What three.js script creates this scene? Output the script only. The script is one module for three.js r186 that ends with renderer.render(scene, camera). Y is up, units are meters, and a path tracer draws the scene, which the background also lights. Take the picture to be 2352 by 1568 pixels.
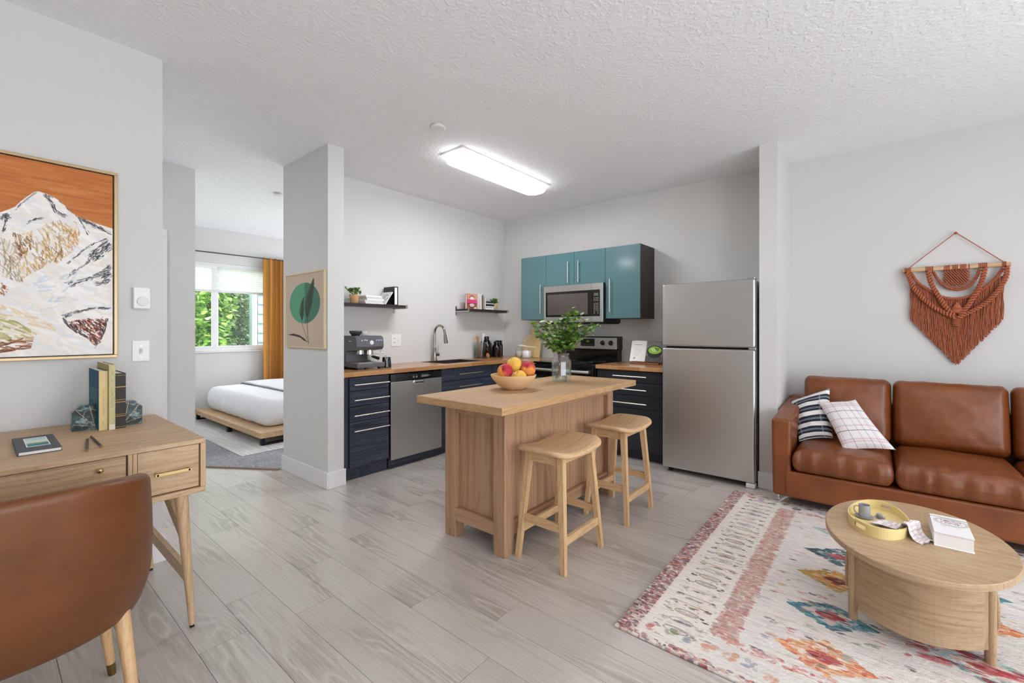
import * as THREE from 'three';
import { RoundedBoxGeometry } from 'three/addons/geometries/RoundedBoxGeometry.js';
import { mergeGeometries, mergeVertices } from 'three/addons/utils/BufferGeometryUtils.js';
import { RectAreaLightUniformsLib } from 'three/addons/lights/RectAreaLightUniformsLib.js';

// ---------------------------------------------------------------- camera, sky, sun, window light, exposure
const scene = new THREE.Scene();
const renderer = new THREE.WebGLRenderer({ antialias: true });
renderer.toneMapping = THREE.LinearToneMapping;
renderer.toneMappingExposure = 0.98;
renderer.shadowMap.enabled = true;
const FOCAL = 1017.7434, FW = 2352, FH = 1568, HORIZON = 756.3845, YAW = THREE.MathUtils.degToRad(39.5164);
const camera = new THREE.PerspectiveCamera(THREE.MathUtils.radToDeg(2 * Math.atan(FH / 2 / FOCAL)), FW / FH, 0.05, 200);
camera.position.set(3.9912, 1.2751, 4.6621);
camera.lookAt(3.9912 - Math.sin(YAW), 1.2751, 4.6621 - Math.cos(YAW));
camera.setViewOffset(FW, FH, 0, FH / 2 - HORIZON, FW, FH);
RectAreaLightUniformsLib.init();
scene.background = new THREE.Color().setRGB(0.92, 0.97, 1.04);
scene.backgroundIntensity = 4.6;
const sun = new THREE.DirectionalLight(0xfff3e0, 8.0);
sun.position.set(-7 + 6, 14, 1 - 10); sun.target.position.set(-7, 0, 1);
sun.castShadow = true;
Object.assign(sun.shadow.camera, { left: -12, right: 12, top: 12, bottom: -12, near: 1, far: 40 });
scene.add(sun, sun.target);
const H = 2.7617;                       // ceiling height
// soft daylight entering through the openings: one area light filling each window opening
function daylight(name, w, h, pos, look, intensity, color = 0xf4f6ff) {
  const l = new THREE.RectAreaLight(color, intensity, w, h);
  l.name = name; l.position.set(...pos); l.lookAt(...look); scene.add(l); return l;
}
daylight('daylight_side_a', 2.3, 2.0, [6.53, 1.27, 2.35], [0, 1.27, 2.35], 1.3);
daylight('daylight_side_b', 2.3, 2.0, [6.53, 1.27, 5.35], [0, 1.27, 5.35], 2.3);
daylight('daylight_bedroom', 2.0, 1.5, [-2.0, 1.55, -0.88], [-2.0, 1.55, 4], 7.0);

// ---------------------------------------------------------------- helpers
let seedState = 12345;
function rnd() { seedState = (seedState * 1664525 + 1013904223) >>> 0; return seedState / 4294967296; }
const rr = (a, b) => a + (b - a) * rnd();
const taken = {};
function numbered(name) { const n = taken[name] = (taken[name] ?? -1) + 1; return n ? `${name}_${String(n).padStart(3, '0')}` : name; }
function shade(o) { o.castShadow = true; o.receiveShadow = true; return o; }
function tag(o, label, category, group) { o.userData = { label, category }; if (group) o.userData.group = group; return o; }
function thing(name, label, category, [x, y, z] = [0, 0, 0], group) {
  const o = new THREE.Group(); o.name = numbered(name); o.position.set(x, y, z); scene.add(o);
  return tag(o, label, category, group);
}
function prep(g) {
  if (g.index) g = g.toNonIndexed();
  for (const k of Object.keys(g.attributes)) if (!['position', 'normal', 'uv'].includes(k)) g.deleteAttribute(k);
  if (!g.attributes.uv) g.setAttribute('uv', new THREE.BufferAttribute(new Float32Array(g.attributes.position.count * 2), 2));
  if (!g.attributes.normal) g.computeVertexNormals();
  g.morphAttributes = {};
  return g;
}
function merge(...gs) { gs = gs.flat(Infinity).map(prep); return gs.length === 1 ? gs[0] : mergeGeometries(gs); }
// a part in world coordinates, hung under a thing whose base may lie elsewhere
const rootOff = new THREE.Vector3();
function part(name, geo, mat, parent, extra) {
  geo = merge(geo);
  rootOff.set(0, 0, 0);
  for (let p = parent; p && p !== scene; p = p.parent) rootOff.add(p.position);
  geo.translate(-rootOff.x, -rootOff.y, -rootOff.z);
  const m = shade(new THREE.Mesh(geo, mat)); m.name = name; parent.add(m);
  if (extra) Object.assign(m.userData, extra);
  return m;
}
// a thing that is a single mesh, its origin at its base
function single(name, geo, mat, label, category, group) {
  geo = merge(geo); geo.computeBoundingBox();
  const b = geo.boundingBox, c = new THREE.Vector3((b.min.x + b.max.x) / 2, b.min.y, (b.min.z + b.max.z) / 2);
  geo.translate(-c.x, -c.y, -c.z);
  const m = shade(new THREE.Mesh(geo, mat)); m.name = numbered(name); m.position.copy(c); scene.add(m);
  return tag(m, label, category, group);
}
function struct(name, geo, mat, parent) {
  const m = shade(new THREE.Mesh(merge(geo), mat)); m.name = name; (parent ?? scene).add(m);
  if (!parent) m.userData.kind = 'structure';
  return m;
}
// texture coordinates in metres from the dominant face direction; u runs along the grain axis
function boxUV(g, grain = 'x', sx = 1, sy = 1, ox = 0, oy = 0) {
  g = prep(g);
  const p = g.attributes.position, uv = g.attributes.uv, gi = 'xyz'.indexOf(grain);
  const a = new THREE.Vector3(), b = new THREE.Vector3(), c = new THREE.Vector3(), n = new THREE.Vector3();
  for (let i = 0; i < p.count; i += 3) {
    a.fromBufferAttribute(p, i); b.fromBufferAttribute(p, i + 1); c.fromBufferAttribute(p, i + 2);
    n.copy(b).sub(a).cross(c.clone().sub(a));
    const q = [Math.abs(n.x), Math.abs(n.y), Math.abs(n.z)];
    const d = q[0] > q[1] && q[0] >= q[2] ? 0 : q[1] >= q[2] ? 1 : 2;
    let [e, f] = [0, 1, 2].filter((k) => k !== d);
    if (f === gi) [e, f] = [f, e];
    for (let k = 0; k < 3; k++) uv.setXY(i + k, p.getComponent(i + k, e) / sx + ox, p.getComponent(i + k, f) / sy + oy);
  }
  return g;
}
function bx(x0, x1, y0, y1, z0, z1, r = 0.003, seg = 1) {
  const w = Math.abs(x1 - x0), h = Math.abs(y1 - y0), d = Math.abs(z1 - z0);
  r = Math.min(r, w / 2.01, h / 2.01, d / 2.01);
  const g = r > 0 ? new RoundedBoxGeometry(w, h, d, seg, r) : new THREE.BoxGeometry(w, h, d);
  g.translate((x0 + x1) / 2, (y0 + y1) / 2, (z0 + z1) / 2);
  return prep(g);
}
const V = (x, y, z) => new THREE.Vector3(x, y, z);
function rod(a, b, r0, r1 = r0, seg = 12, open = false) {
  const d = b.clone().sub(a), g = new THREE.CylinderGeometry(r1, r0, d.length(), seg, 1, open);
  g.translate(0, d.length() / 2, 0);
  g.applyQuaternion(new THREE.Quaternion().setFromUnitVectors(V(0, 1, 0), d.normalize()));
  g.translate(a.x, a.y, a.z);
  return prep(g);
}
function tube(pts, r, seg = 24, rad = 8, closed = false) {
  return prep(new THREE.TubeGeometry(new THREE.CatmullRomCurve3(pts, closed), seg, r, rad, closed));
}
function lathe(profile, x, y, z, seg = 32) {
  const g = new THREE.LatheGeometry(profile.map(([r, h]) => new THREE.Vector2(r, h)), seg);
  g.translate(x, y, z); return prep(g);
}
// a rectangular bar between two centre points with sizes at both ends (tapered leg); 'up' fixes its turn about its length
function bar(a, b, wa, da, wb = wa, db = da, side = V(1, 0, 0)) {
  const dir = b.clone().sub(a).normalize(), s = side.clone().addScaledVector(dir, -side.dot(dir)).normalize(), t = dir.clone().cross(s);
  const corner = (o, w, d, i) => o.clone().addScaledVector(s, [-1, 1, 1, -1][i] * w / 2).addScaledVector(t, [-1, -1, 1, 1][i] * d / 2);
  const A = [0, 1, 2, 3].map((i) => corner(a, wa, da, i)), B = [0, 1, 2, 3].map((i) => corner(b, wb, db, i)), v = [];
  const quad = (p, q, r, s2) => v.push(p, q, r, p, r, s2);
  for (let i = 0; i < 4; i++) { const j = (i + 1) % 4; quad(A[i], A[j], B[j], B[i]); }
  quad(A[3], A[2], A[1], A[0]); quad(B[0], B[1], B[2], B[3]);
  const g = new THREE.BufferGeometry().setFromPoints(v); g.computeVertexNormals(); return prep(g);
}
// a soft slab: rounded-rectangle outline w x h, thickness th with round edges and a crown; fn(p) bends it afterwards. Lies in XY, thickness along Z.
function slab(w, h, th, { R = 0.05, er = th / 2, crown = 0, crownB = crown, nu = 28, nv = 28, fn, uvs = 1, p = 2 } = {}) {
  const geo = [[], []], ease = (t) => { const s = 2 * t - 1; return Math.sign(s) * (1 - (1 - Math.abs(s)) ** 1.7); };
  const make = (side) => {
    const pos = [], uv = [], idx = [];
    for (let j = 0; j <= nv; j++) for (let i = 0; i <= nu; i++) {
      const u = ease(i / nu), v = ease(j / nv);
      let x = u * w / 2, y = v * h / 2;
      const ed = Math.min(w / 2 - Math.abs(x), h / 2 - Math.abs(y));
      const dx = Math.abs(x) - (w / 2 - R), dy = Math.abs(y) - (h / 2 - R);
      if (dx > 0 && dy > 0) { const k = Math.max(dx, dy) / Math.hypot(dx, dy); x = Math.sign(x) * (w / 2 - R + dx * k); y = Math.sign(y) * (h / 2 - R + dy * k); }
      const s = Math.min(1, ed / er), t = Math.sqrt(Math.max(0, 1 - (1 - s) ** 2));
      const cr = (1 - Math.abs(u) ** p) * (1 - Math.abs(v) ** p) * (side > 0 ? crown : crownB);
      const q = V(x, y, side * (th / 2 * t + cr));
      uv.push(x / uvs, y / uvs);
      if (fn) fn(q, u, v, side);
      pos.push(q.x, q.y, q.z);
    }
    for (let j = 0; j < nv; j++) for (let i = 0; i < nu; i++) {
      const a = j * (nu + 1) + i, b = a + 1, c = a + nu + 1, d = c + 1;
      side > 0 ? idx.push(a, b, d, a, d, c) : idx.push(a, d, b, a, c, d);
    }
    return { pos, uv, idx };
  };
  const A = make(1), B = make(-1), n = A.pos.length / 3;
  const g = new THREE.BufferGeometry();
  g.setAttribute('position', new THREE.Float32BufferAttribute([...A.pos, ...B.pos], 3));
  g.setIndex([...A.idx, ...B.idx.map((k) => k + n)]);
  const welded = mergeVertices(g, 1e-5); welded.computeVertexNormals();
  // carry welded normals back to an unwelded copy that keeps the texture coordinates
  g.setAttribute('uv', new THREE.Float32BufferAttribute([...A.uv, ...B.uv], 2));
  const key = (p0, i) => `${Math.round(p0.getX(i) * 1e5)},${Math.round(p0.getY(i) * 1e5)},${Math.round(p0.getZ(i) * 1e5)}`, map = new Map();
  for (let i = 0; i < welded.attributes.position.count; i++) map.set(key(welded.attributes.position, i), i);
  const nor = new Float32Array(2 * n * 3);
  g.computeVertexNormals();
  for (let i = 0; i < 2 * n; i++) {
    const k = map.get(key(g.attributes.position, i)), src = k === undefined ? [g.attributes.normal, i] : [welded.attributes.normal, k];
    nor[3 * i] = src[0].getX(src[1]); nor[3 * i + 1] = src[0].getY(src[1]); nor[3 * i + 2] = src[0].getZ(src[1]);
  }
  g.setAttribute('normal', new THREE.BufferAttribute(nor, 3));
  return prep(g);
}
function rotated(g, rx = 0, ry = 0, rz = 0) { g.applyMatrix4(new THREE.Matrix4().makeRotationFromEuler(new THREE.Euler(rx, ry, rz))); return g; }
function moved(g, x, y, z) { g.translate(x, y, z); return g; }
function extrude(pts, depth, bevel = 0.002, holes = []) {
  const s = new THREE.Shape(pts.map(([x, y]) => new THREE.Vector2(x, y)));
  for (const h of holes) s.holes.push(new THREE.Path(h.map(([x, y]) => new THREE.Vector2(x, y))));
  return prep(new THREE.ExtrudeGeometry(s, { depth, bevelEnabled: bevel > 0, bevelSize: bevel, bevelThickness: bevel, bevelSegments: 1, curveSegments: 16 }));
}

// ---------------------------------------------------------------- procedural textures
const hashTab = new Float32Array(65536); { let s = 987654321; for (let i = 0; i < 65536; i++) { s = (s * 1103515245 + 12345) >>> 0; hashTab[i] = (s >>> 8) / 16777216; } }
const hash2 = (x, y, s) => hashTab[((x * 374761393 + y * 668265263 + s * 974711) ^ ((x * 1274126177) >>> 13) ^ (y << 7)) & 65535];
function noise(x, y, px, py, s = 0) {          // value noise, periodic in px, py lattice cells
  const xi = Math.floor(x), yi = Math.floor(y), fx = x - xi, fy = y - yi;
  const w = (n, p) => ((n % p) + p) % p;
  const x0 = w(xi, px), x1 = w(xi + 1, px), y0 = w(yi, py), y1 = w(yi + 1, py);
  const u = fx * fx * (3 - 2 * fx), v = fy * fy * (3 - 2 * fy);
  const a = hash2(x0, y0, s), b = hash2(x1, y0, s), c = hash2(x0, y1, s), d = hash2(x1, y1, s);
  return a + (b - a) * u + (c - a) * v + (a - b - c + d) * u * v;
}
function fbm(x, y, px, py, s = 0, oct = 4) {
  let t = 0, a = 0.5, n = 0;
  for (let o = 0; o < oct; o++) { t += a * noise(x, y, px, py, s + o * 17); n += a; x *= 2; y *= 2; px *= 2; py *= 2; a *= 0.5; }
  return t / n;
}
const clamp = (x, a = 0, b = 1) => Math.min(b, Math.max(a, x));
const mix = (a, b, t) => a + (b - a) * t;
const mix3 = (a, b, t) => [mix(a[0], b[0], t), mix(a[1], b[1], t), mix(a[2], b[2], t)];
function dataTex(w, h, fn, srgb = true) {
  const d = new Uint8Array(w * h * 4);
  for (let j = 0; j < h; j++) for (let i = 0; i < w; i++) {
    const c = fn(i / w, j / h, i, j), o = (j * w + i) * 4;
    if (typeof c === 'number') { d[o] = d[o + 1] = d[o + 2] = clamp(c, 0, 255); } else { d[o] = clamp(c[0], 0, 255); d[o + 1] = clamp(c[1], 0, 255); d[o + 2] = clamp(c[2], 0, 255); }
    d[o + 3] = 255;
  }
  const t = new THREE.DataTexture(d, w, h); t.wrapS = t.wrapT = THREE.RepeatWrapping; t.magFilter = THREE.LinearFilter; t.minFilter = THREE.LinearFilter;
  if (srgb) t.colorSpace = THREE.SRGBColorSpace; t.needsUpdate = true; return t;
}
function canvasTex(w, h, draw) {
  const c = document.createElement('canvas'); c.width = w; c.height = h;
  draw(c.getContext('2d'), w, h);
  const t = new THREE.CanvasTexture(c); t.colorSpace = THREE.SRGBColorSpace; return t;
}
const std = (o) => new THREE.MeshStandardMaterial(o), phys = (o) => new THREE.MeshPhysicalMaterial(o);
const rep = (t, x, y) => { const c = t.clone(); c.repeat.set(x, y); c.needsUpdate = true; return c; };

// oak: 2 m x 1 m, growth rings as contour lines of a stretched noise field, plus pores
const oakFn = (base, dark, pale, ringN, ringA) => (u, v) => {
  const low = fbm(u * 3, v * 9, 3, 9, 3, 3), board = fbm(u * 1, v * 7, 1, 7, 41, 2);
  const ring = 0.5 + 0.5 * Math.sin(6.2832 * (low * ringN + v * 22));
  const streak = fbm(u * 8, v * 160, 8, 160, 9, 3), pore = noise(u * 90, v * 900, 90, 900, 5);
  let c = mix3(base, dark, clamp((ring ** 3) * ringA + (streak - 0.5) * 0.9));
  c = mix3(c, pale, clamp((board - 0.5) * 1.4));
  const k = 1 - 0.10 * (pore > 0.78 ? 1 : 0) - 0.05 * (noise(u * 40, v * 300, 40, 300, 77) - 0.5);
  return [c[0] * k, c[1] * k, c[2] * k];
};
const oakTex = dataTex(2048, 1024, oakFn([214, 187, 152], [186, 152, 115], [226, 203, 171], 7, 0.5));
const islandTex = dataTex(1024, 1024, (u, v) => {         // straight-grained boards with a few cathedral figures
  const low = fbm(u * 2, v * 6, 2, 6, 3, 2), ring = 0.5 + 0.5 * Math.sin(6.2832 * (low * 6 + v * 26)), streak = fbm(u * 4, v * 90, 4, 90, 9, 4), board = noise(u * 0.01, v * 12, 1, 12, 41);
  let c = mix3([190, 153, 121], [150, 113, 84], clamp(ring ** 3 * 0.35 + (streak - 0.5) * 1.3)); c = mix3(c, [204, 170, 138], clamp((board - 0.5) * 0.9)); return c;
});
const blockTex = dataTex(1024, 512, (u, v) => {           // butcher block: staves 4 cm wide, 1 m x 0.5 m
  const row = Math.floor(v * 12), off = hash2(row, 3, 1), st = Math.floor((u + off) * 2.5), t = hash2(row, st, 9);
  const g = fbm(u * 6, v * 180, 6, 180, 21, 3), e = Math.min(v * 12 - row, 1 - (v * 12 - row));
  let c = mix3([164, 112, 66], [200, 150, 98], clamp(t * 0.9 + (g - 0.5) * 0.8));
  if (e < 0.03) c = mix3(c, [130, 80, 42], 0.6); return c;
});
// floor: eight plank faces stacked in one texture, each 1.196 m x 0.1785 m
const floorTex = dataTex(2048, 2048, (u, v) => {
  const k = Math.floor(v * 8), vv = v * 8 - k;
  const low = fbm(u * 2, vv * 1.6 + k * 31, 2, 4096, 11 + k, 2), wob = fbm(u * 16, vv * 6 + k * 57, 16, 4096, 71 + k, 2);
  const f = low * 6.5 + wob * 0.35 + vv * (2 + 2 * hash2(k, 7, 7));
  const ring = 0.5 + 0.5 * Math.sin(6.2832 * f);
  const streak = fbm(u * 7, vv * 34 + k * 91, 7, 4096, 5, 4), fine = noise(u * 60, vv * 120 + k * 13, 60, 8192, 8);
  const patch = clamp((fbm(u * 2, vv * 1.4 + k * 19, 2, 4096, 33, 3) - 0.44) * 2.6), tone = hash2(k, 5, 5);
  let c = mix3([202, 195, 186], [190, 182, 173], tone);
  c = mix3(c, [160, 150, 140], clamp(patch * 0.6 + (streak - 0.52) * 1.2));
  c = mix3(c, [150, 139, 128], clamp(ring ** 4 * 0.45 * patch));
  c = mix3(c, [220, 215, 207], clamp((1 - ring) ** 10 * 0.7 * patch));
  const m = 1 + 0.035 * (fine - 0.5); return [c[0] * m, c[1] * m, c[2] * m];
});
const darkTex = dataTex(1024, 512, (u, v) => {
  const g = fbm(u * 5, v * 120, 5, 120, 3, 4), l = fbm(u * 3, v * 10, 3, 10, 8, 3), r = 0.5 + 0.5 * Math.sin(6.28 * (l * 8 + v * 14));
  const t = clamp((g - 0.45) * 1.6 + r * 0.2); return mix3([40, 46, 58], [92, 104, 122], t);
});
const grainBump = dataTex(1024, 512, (u, v) => 150 + 100 * (fbm(u * 8, v * 220, 8, 220, 4, 3) - 0.5), false);
const paintBump = dataTex(512, 512, (u, v) => 255 * fbm(u * 60, v * 60, 60, 60, 14, 4), false);
const stippleBump = dataTex(1024, 1024, (u, v) => { const n = fbm(u * 70, v * 70, 70, 70, 24, 3); return 255 * clamp((n - 0.42) * 3.2); }, false);
const leatherTex = dataTex(1024, 1024, (u, v) => {
  const a = fbm(u * 4, v * 4, 4, 4, 51, 4), b = fbm(u * 22, v * 22, 22, 22, 52, 3);
  return mix3(mix3([116, 60, 24], [136, 75, 31], clamp((a - 0.3) * 1.8)), [106, 53, 21], clamp((b - 0.55) * 1.2));
});
const leatherBump = dataTex(1024, 1024, (u, v) => {
  const a = fbm(u * 130, v * 130, 130, 130, 61, 2), f = fbm(u * 9, v * 9, 9, 9, 63, 4);
  return 120 + 60 * (a - 0.5) + 150 * (f - 0.5);
}, false);
const fabricBump = dataTex(512, 512, (u, v, i, j) => 128 + 70 * Math.sin(i * 1.57) * Math.sin(j * 1.57) + 60 * (hash2(i, j, 3) - 0.5), false);
const carpetTex = dataTex(1024, 1024, (u, v, i, j) => { const n = fbm(u * 120, v * 120, 120, 120, 5, 3), l = fbm(u * 6, v * 6, 6, 6, 6, 2); const k = 150 + 95 * (n - 0.5) + 18 * (l - 0.5); return [k, k + 1, k + 4]; });
const carpetBump = dataTex(512, 512, (u, v) => 255 * fbm(u * 90, v * 90, 90, 90, 7, 3), false);
const brushTex = dataTex(512, 1024, (u, v) => 128 + 90 * (fbm(u * 3, v * 400, 3, 400, 15, 2) - 0.5), false);

// ---------------------------------------------------------------- materials
const M = {
  wall: std({ color: 0xd8d7d4, roughness: 0.9, bumpMap: rep(paintBump, 1, 1), bumpScale: 0.0006 }),
  ceiling: std({ color: 0xf4f5f7, roughness: 0.95, bumpMap: stippleBump, bumpScale: 0.0016 }),
  trim: std({ color: 0xe8e7e5, roughness: 0.45 }),
  whitePlastic: std({ color: 0xf0efec, roughness: 0.35 }),
  darkSlot: std({ color: 0x2a2a2c, roughness: 0.6 }),
  vinyl: std({ color: 0xf1f1f0, roughness: 0.35 }),
  plank: phys({ map: floorTex, roughness: 0.4, clearcoat: 1, clearcoatRoughness: 0.27, bumpMap: floorTex, bumpScale: 0.0003 }),
  seam: std({ color: 0x6c655e, roughness: 0.8 }),
  oak: std({ map: oakTex, color: 0xf0e9e2, roughness: 0.5, bumpMap: grainBump, bumpScale: 0.0003 }),
  oakTable: std({ map: oakTex, color: 0xdad3ca, roughness: 0.45, bumpMap: grainBump, bumpScale: 0.0003 }),
  oakPale: std({ map: oakTex, color: 0xfff6ea, roughness: 0.55 }),
  stool: std({ map: oakTex, color: 0xfff2e0, roughness: 0.5 }),
  island: std({ map: islandTex, color: 0xeeeae6, roughness: 0.5, bumpMap: grainBump, bumpScale: 0.0003 }),
  islandTop: std({ map: oakTex, color: 0xe8d6be, roughness: 0.42 }),
  block: phys({ map: blockTex, roughness: 0.3, clearcoat: 0.5, clearcoatRoughness: 0.2 }),
  dark: std({ map: darkTex, roughness: 0.42, bumpMap: grainBump, bumpScale: 0.0003 }),
  darkPlain: std({ color: 0x23262c, roughness: 0.5 }),
  black: std({ color: 0x0f0f10, roughness: 0.35 }),
  blackGloss: std({ color: 0x0b0b0c, roughness: 0.08 }),
  wenge: std({ color: 0x2e2522, roughness: 0.5 }),
  teal: phys({ color: 0x4a7276, roughness: 0.25, clearcoat: 0.6, clearcoatRoughness: 0.12 }),
  steel: std({ color: 0xb9b7b4, metalness: 1, roughness: 0.34, bumpMap: brushTex, bumpScale: 0.00012 }),
  chrome: std({ color: 0xd8d8d8, metalness: 1, roughness: 0.12 }),
  nickel: std({ color: 0xd6cfc5, metalness: 1, roughness: 0.32 }),
  tapSteel: std({ color: 0xa59e95, metalness: 1, roughness: 0.2 }),
  brass: std({ color: 0xc2a878, metalness: 1, roughness: 0.3 }),
  brassDark: std({ color: 0x8a7348, metalness: 1, roughness: 0.35 }),
  ironBlack: std({ color: 0x17181a, metalness: 0.4, roughness: 0.5 }),
  leather: phys({ map: leatherTex, roughness: 0.4, bumpMap: leatherBump, bumpScale: 0.0022, clearcoat: 0.1, clearcoatRoughness: 0.3 }),
  chairLeather: phys({ map: leatherTex, color: 0xdcecf4, roughness: 0.42, bumpMap: leatherBump, bumpScale: 0.0006 }),
  linen: std({ color: 0xf0f0f2, roughness: 0.9, bumpMap: rep(fabricBump, 6, 6), bumpScale: 0.0003 }),
  carpet: std({ map: carpetTex, roughness: 1, bumpMap: carpetBump, bumpScale: 0.004 }),
  glass: phys({ color: 0xffffff, roughness: 0.02, transmission: 1, thickness: 0, ior: 1.5 }),
  solidGlass: phys({ color: 0xffffff, roughness: 0.02, transmission: 1, thickness: 0.02, ior: 1.45 }),
  ceramicGrey: std({ color: 0x9c9ca0, roughness: 0.45 }),
  ceramicWhite: std({ color: 0xeeeeec, roughness: 0.3 }),
  paper: std({ color: 0xf4f2ee, roughness: 0.9 }),
};

// ---------------------------------------------------------------- room shell
const W = (g, grain = 'x') => boxUV(g, grain, 2, 1, rnd(), rnd());
const wallUV = (...g) => boxUV(merge(...g), 'x', 0.5, 0.5);
const wbox = (...a) => bx(...a, 0);
struct('wall_back', wallUV(wbox(0, 6.55, 0, H, -0.12, 0)), M.wall);
struct('wall_kitchen', wallUV(wbox(-0.193, 0, 0, H, -0.9, 2.731)), M.wall);
struct('wall_partition', wallUV(wbox(-0.193, 0.607, 0, H, 2.731, 2.869)), M.wall);
struct('wall_fridge', wallUV(wbox(3.2543, 3.3841, 0, H, 0, 0.6275)), M.wall);
struct('wall_left', wallUV(wbox(0.83, 0.947, 0, H, 4.003, 8)), M.wall);
struct('wall_hall', wallUV(wbox(-1.02, -0.902, 0, H, 3.358, 5.7)), M.wall);
struct('wall_entry', wallUV(wbox(-1.02, 0.83, 0, H, 5.7, 5.82)), M.wall);
struct('wall_rear', wallUV(wbox(0.83, 6.67, 0, H, 8, 8.12)), M.wall);
struct('wall_right', wallUV(
  wbox(6.55, 6.67, 0, 0.27, -0.12, 8), wbox(6.55, 6.67, 2.27, H, -0.12, 8),
  wbox(6.55, 6.67, 0.27, 2.27, -0.12, 1.2), wbox(6.55, 6.67, 0.27, 2.27, 3.5, 4.2), wbox(6.55, 6.67, 0.27, 2.27, 6.5, 8)), M.wall);
struct('wall_bedroom_window', wallUV(
  wbox(-3.67, -3.55, 0, 0.953, -1.02, 3.48), wbox(-3.67, -3.55, 2.257, H, -1.02, 3.48),
  wbox(-3.67, -3.55, 0.953, 2.257, -1.02, 1.5), wbox(-3.67, -3.55, 0.953, 2.257, 3.22, 3.48)), M.wall);
struct('wall_bedroom_rear', wallUV(wbox(-3.55, -1.02, 0, H, 3.36, 3.48)), M.wall);
struct('wall_bedroom_front', wallUV(
  wbox(-3.55, -0.193, 0, 0.8, -1.02, -0.9), wbox(-3.55, -0.193, 2.3, H, -1.02, -0.9),
  wbox(-3.55, -3, 0.8, 2.3, -1.02, -0.9), wbox(-1, -0.193, 0.8, 2.3, -1.02, -0.9)), M.wall);
struct('ceiling', boxUV(wbox(-3.67, 6.67, H, H + 0.15, -1.02, 8.12), 'x', 1.1, 1.1), M.ceiling);
const floor = struct('floor', wbox(-3.67, 6.67, -0.15, -0.004, -1.02, 8.12), M.seam);

// floor planks: 1.196 m x 0.1785 m, joints where the photograph shows them
{
  const PW = 0.1785, PL = 1.196, joint = { 0: 0.434, 1: 0.787, 2: 0.466, 3: 0.74, '-1': 1.143, '-2': 0.311, '-3': 0.057, '-5': 0.198 };
  const cache = {};
  for (let k = -20; k <= 14; k++) {
    const z0 = Math.max(0, 3.39 + PW * k), z1 = 3.39 + PW * (k + 1);
    if (z1 < 0.02) continue;
    const xs = k >= -3 ? -0.9 : 0.02, xe = 6.55, j = joint[k] ?? rnd() * PL;
    let a = xs;
    while (a < xe - 0.01) {
      let b = j + Math.ceil((a - j + 0.02) / PL) * PL; if (b > xe) b = xe;
      const L = b - a, D = z1 - z0, v = Math.floor(rnd() * 8), fl = rnd() < 0.5;
      const id = `${L.toFixed(3)}_${D.toFixed(3)}_${v}_${fl}`;
      let g = cache[id];
      if (!g) {
        g = prep(new THREE.BoxGeometry(L - 0.0016, 0.009, D - 0.0016));
        const p = g.attributes.position, uv = g.attributes.uv;
        for (let i = 0; i < p.count; i++) { const s = fl ? -1 : 1; uv.setXY(i, (s * p.getX(i) + L / 2) / PL, (v + 0.5 + s * p.getZ(i) / PW * 0.97) / 8); }
        cache[id] = g;
      }
      const m = shade(new THREE.Mesh(g, M.plank)); m.name = 'plank'; m.position.set((a + b) / 2, -0.0045, (z0 + z1) / 2); floor.add(m);
      a = b;
    }
  }
  const rest = prep(new THREE.BoxGeometry(5.7, 0.009, 1.9)); const m = shade(new THREE.Mesh(rest, M.plank)); m.name = 'plank_field'; m.position.set(3.7, -0.0045, 7.02); floor.add(m);
}

// baseboards
const bb = (x0, x1, z0, z1) => bx(x0, x1, 0, 0.132, z0, z1, 0.003);
struct('baseboard_partition', [bb(-0.206, 0.62, 2.869, 2.882), bb(0.607, 0.62, 2.718, 2.869), bb(-0.206, -0.193, 2.4, 2.869)], M.trim);
struct('baseboard_left', [bb(0.947, 0.96, 3.99, 8), bb(0.82, 0.947, 3.99, 4.003)], M.trim);
struct('baseboard_fridge', [bb(3.246, 3.397, 0.6275, 0.6405), bb(3.3841, 3.397, 0, 0.6275)], M.trim);
struct('baseboard_back', bb(3.397, 6.55, 0, 0.013), M.trim);
struct('baseboard_hall', [bb(-0.902, -0.889, 3.345, 3.53), bb(-1.02, -0.889, 3.345, 3.358)], M.trim);
struct('baseboard_bedroom', [bb(-3.55, -3.537, -0.9, 3.36), bb(-3.537, -1.02, 3.347, 3.36)], M.trim);

// hall door beside the bedroom, mostly hidden by the left wall
{
  const d = new THREE.Group(); d.name = 'door_1'; d.userData.kind = 'structure'; scene.add(d);
  part('casing', [bx(-0.902, -0.884, 0, 2.1, 3.572, 3.64), bx(-0.902, -0.884, 0, 2.1, 4.46, 4.53), bx(-0.902, -0.884, 2.1, 2.165, 3.572, 4.53)], M.trim, d);
  part('door_leaf', bx(-0.905, -0.893, 0.01, 2.1, 3.642, 4.458), M.trim, d);
  part('door_handle', [rod(V(-0.893, 0.95, 3.71), V(-0.84, 0.95, 3.71), 0.012), bx(-0.85, -0.836, 0.94, 0.96, 3.7, 3.82, 0.004)], M.nickel, d);
}
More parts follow.
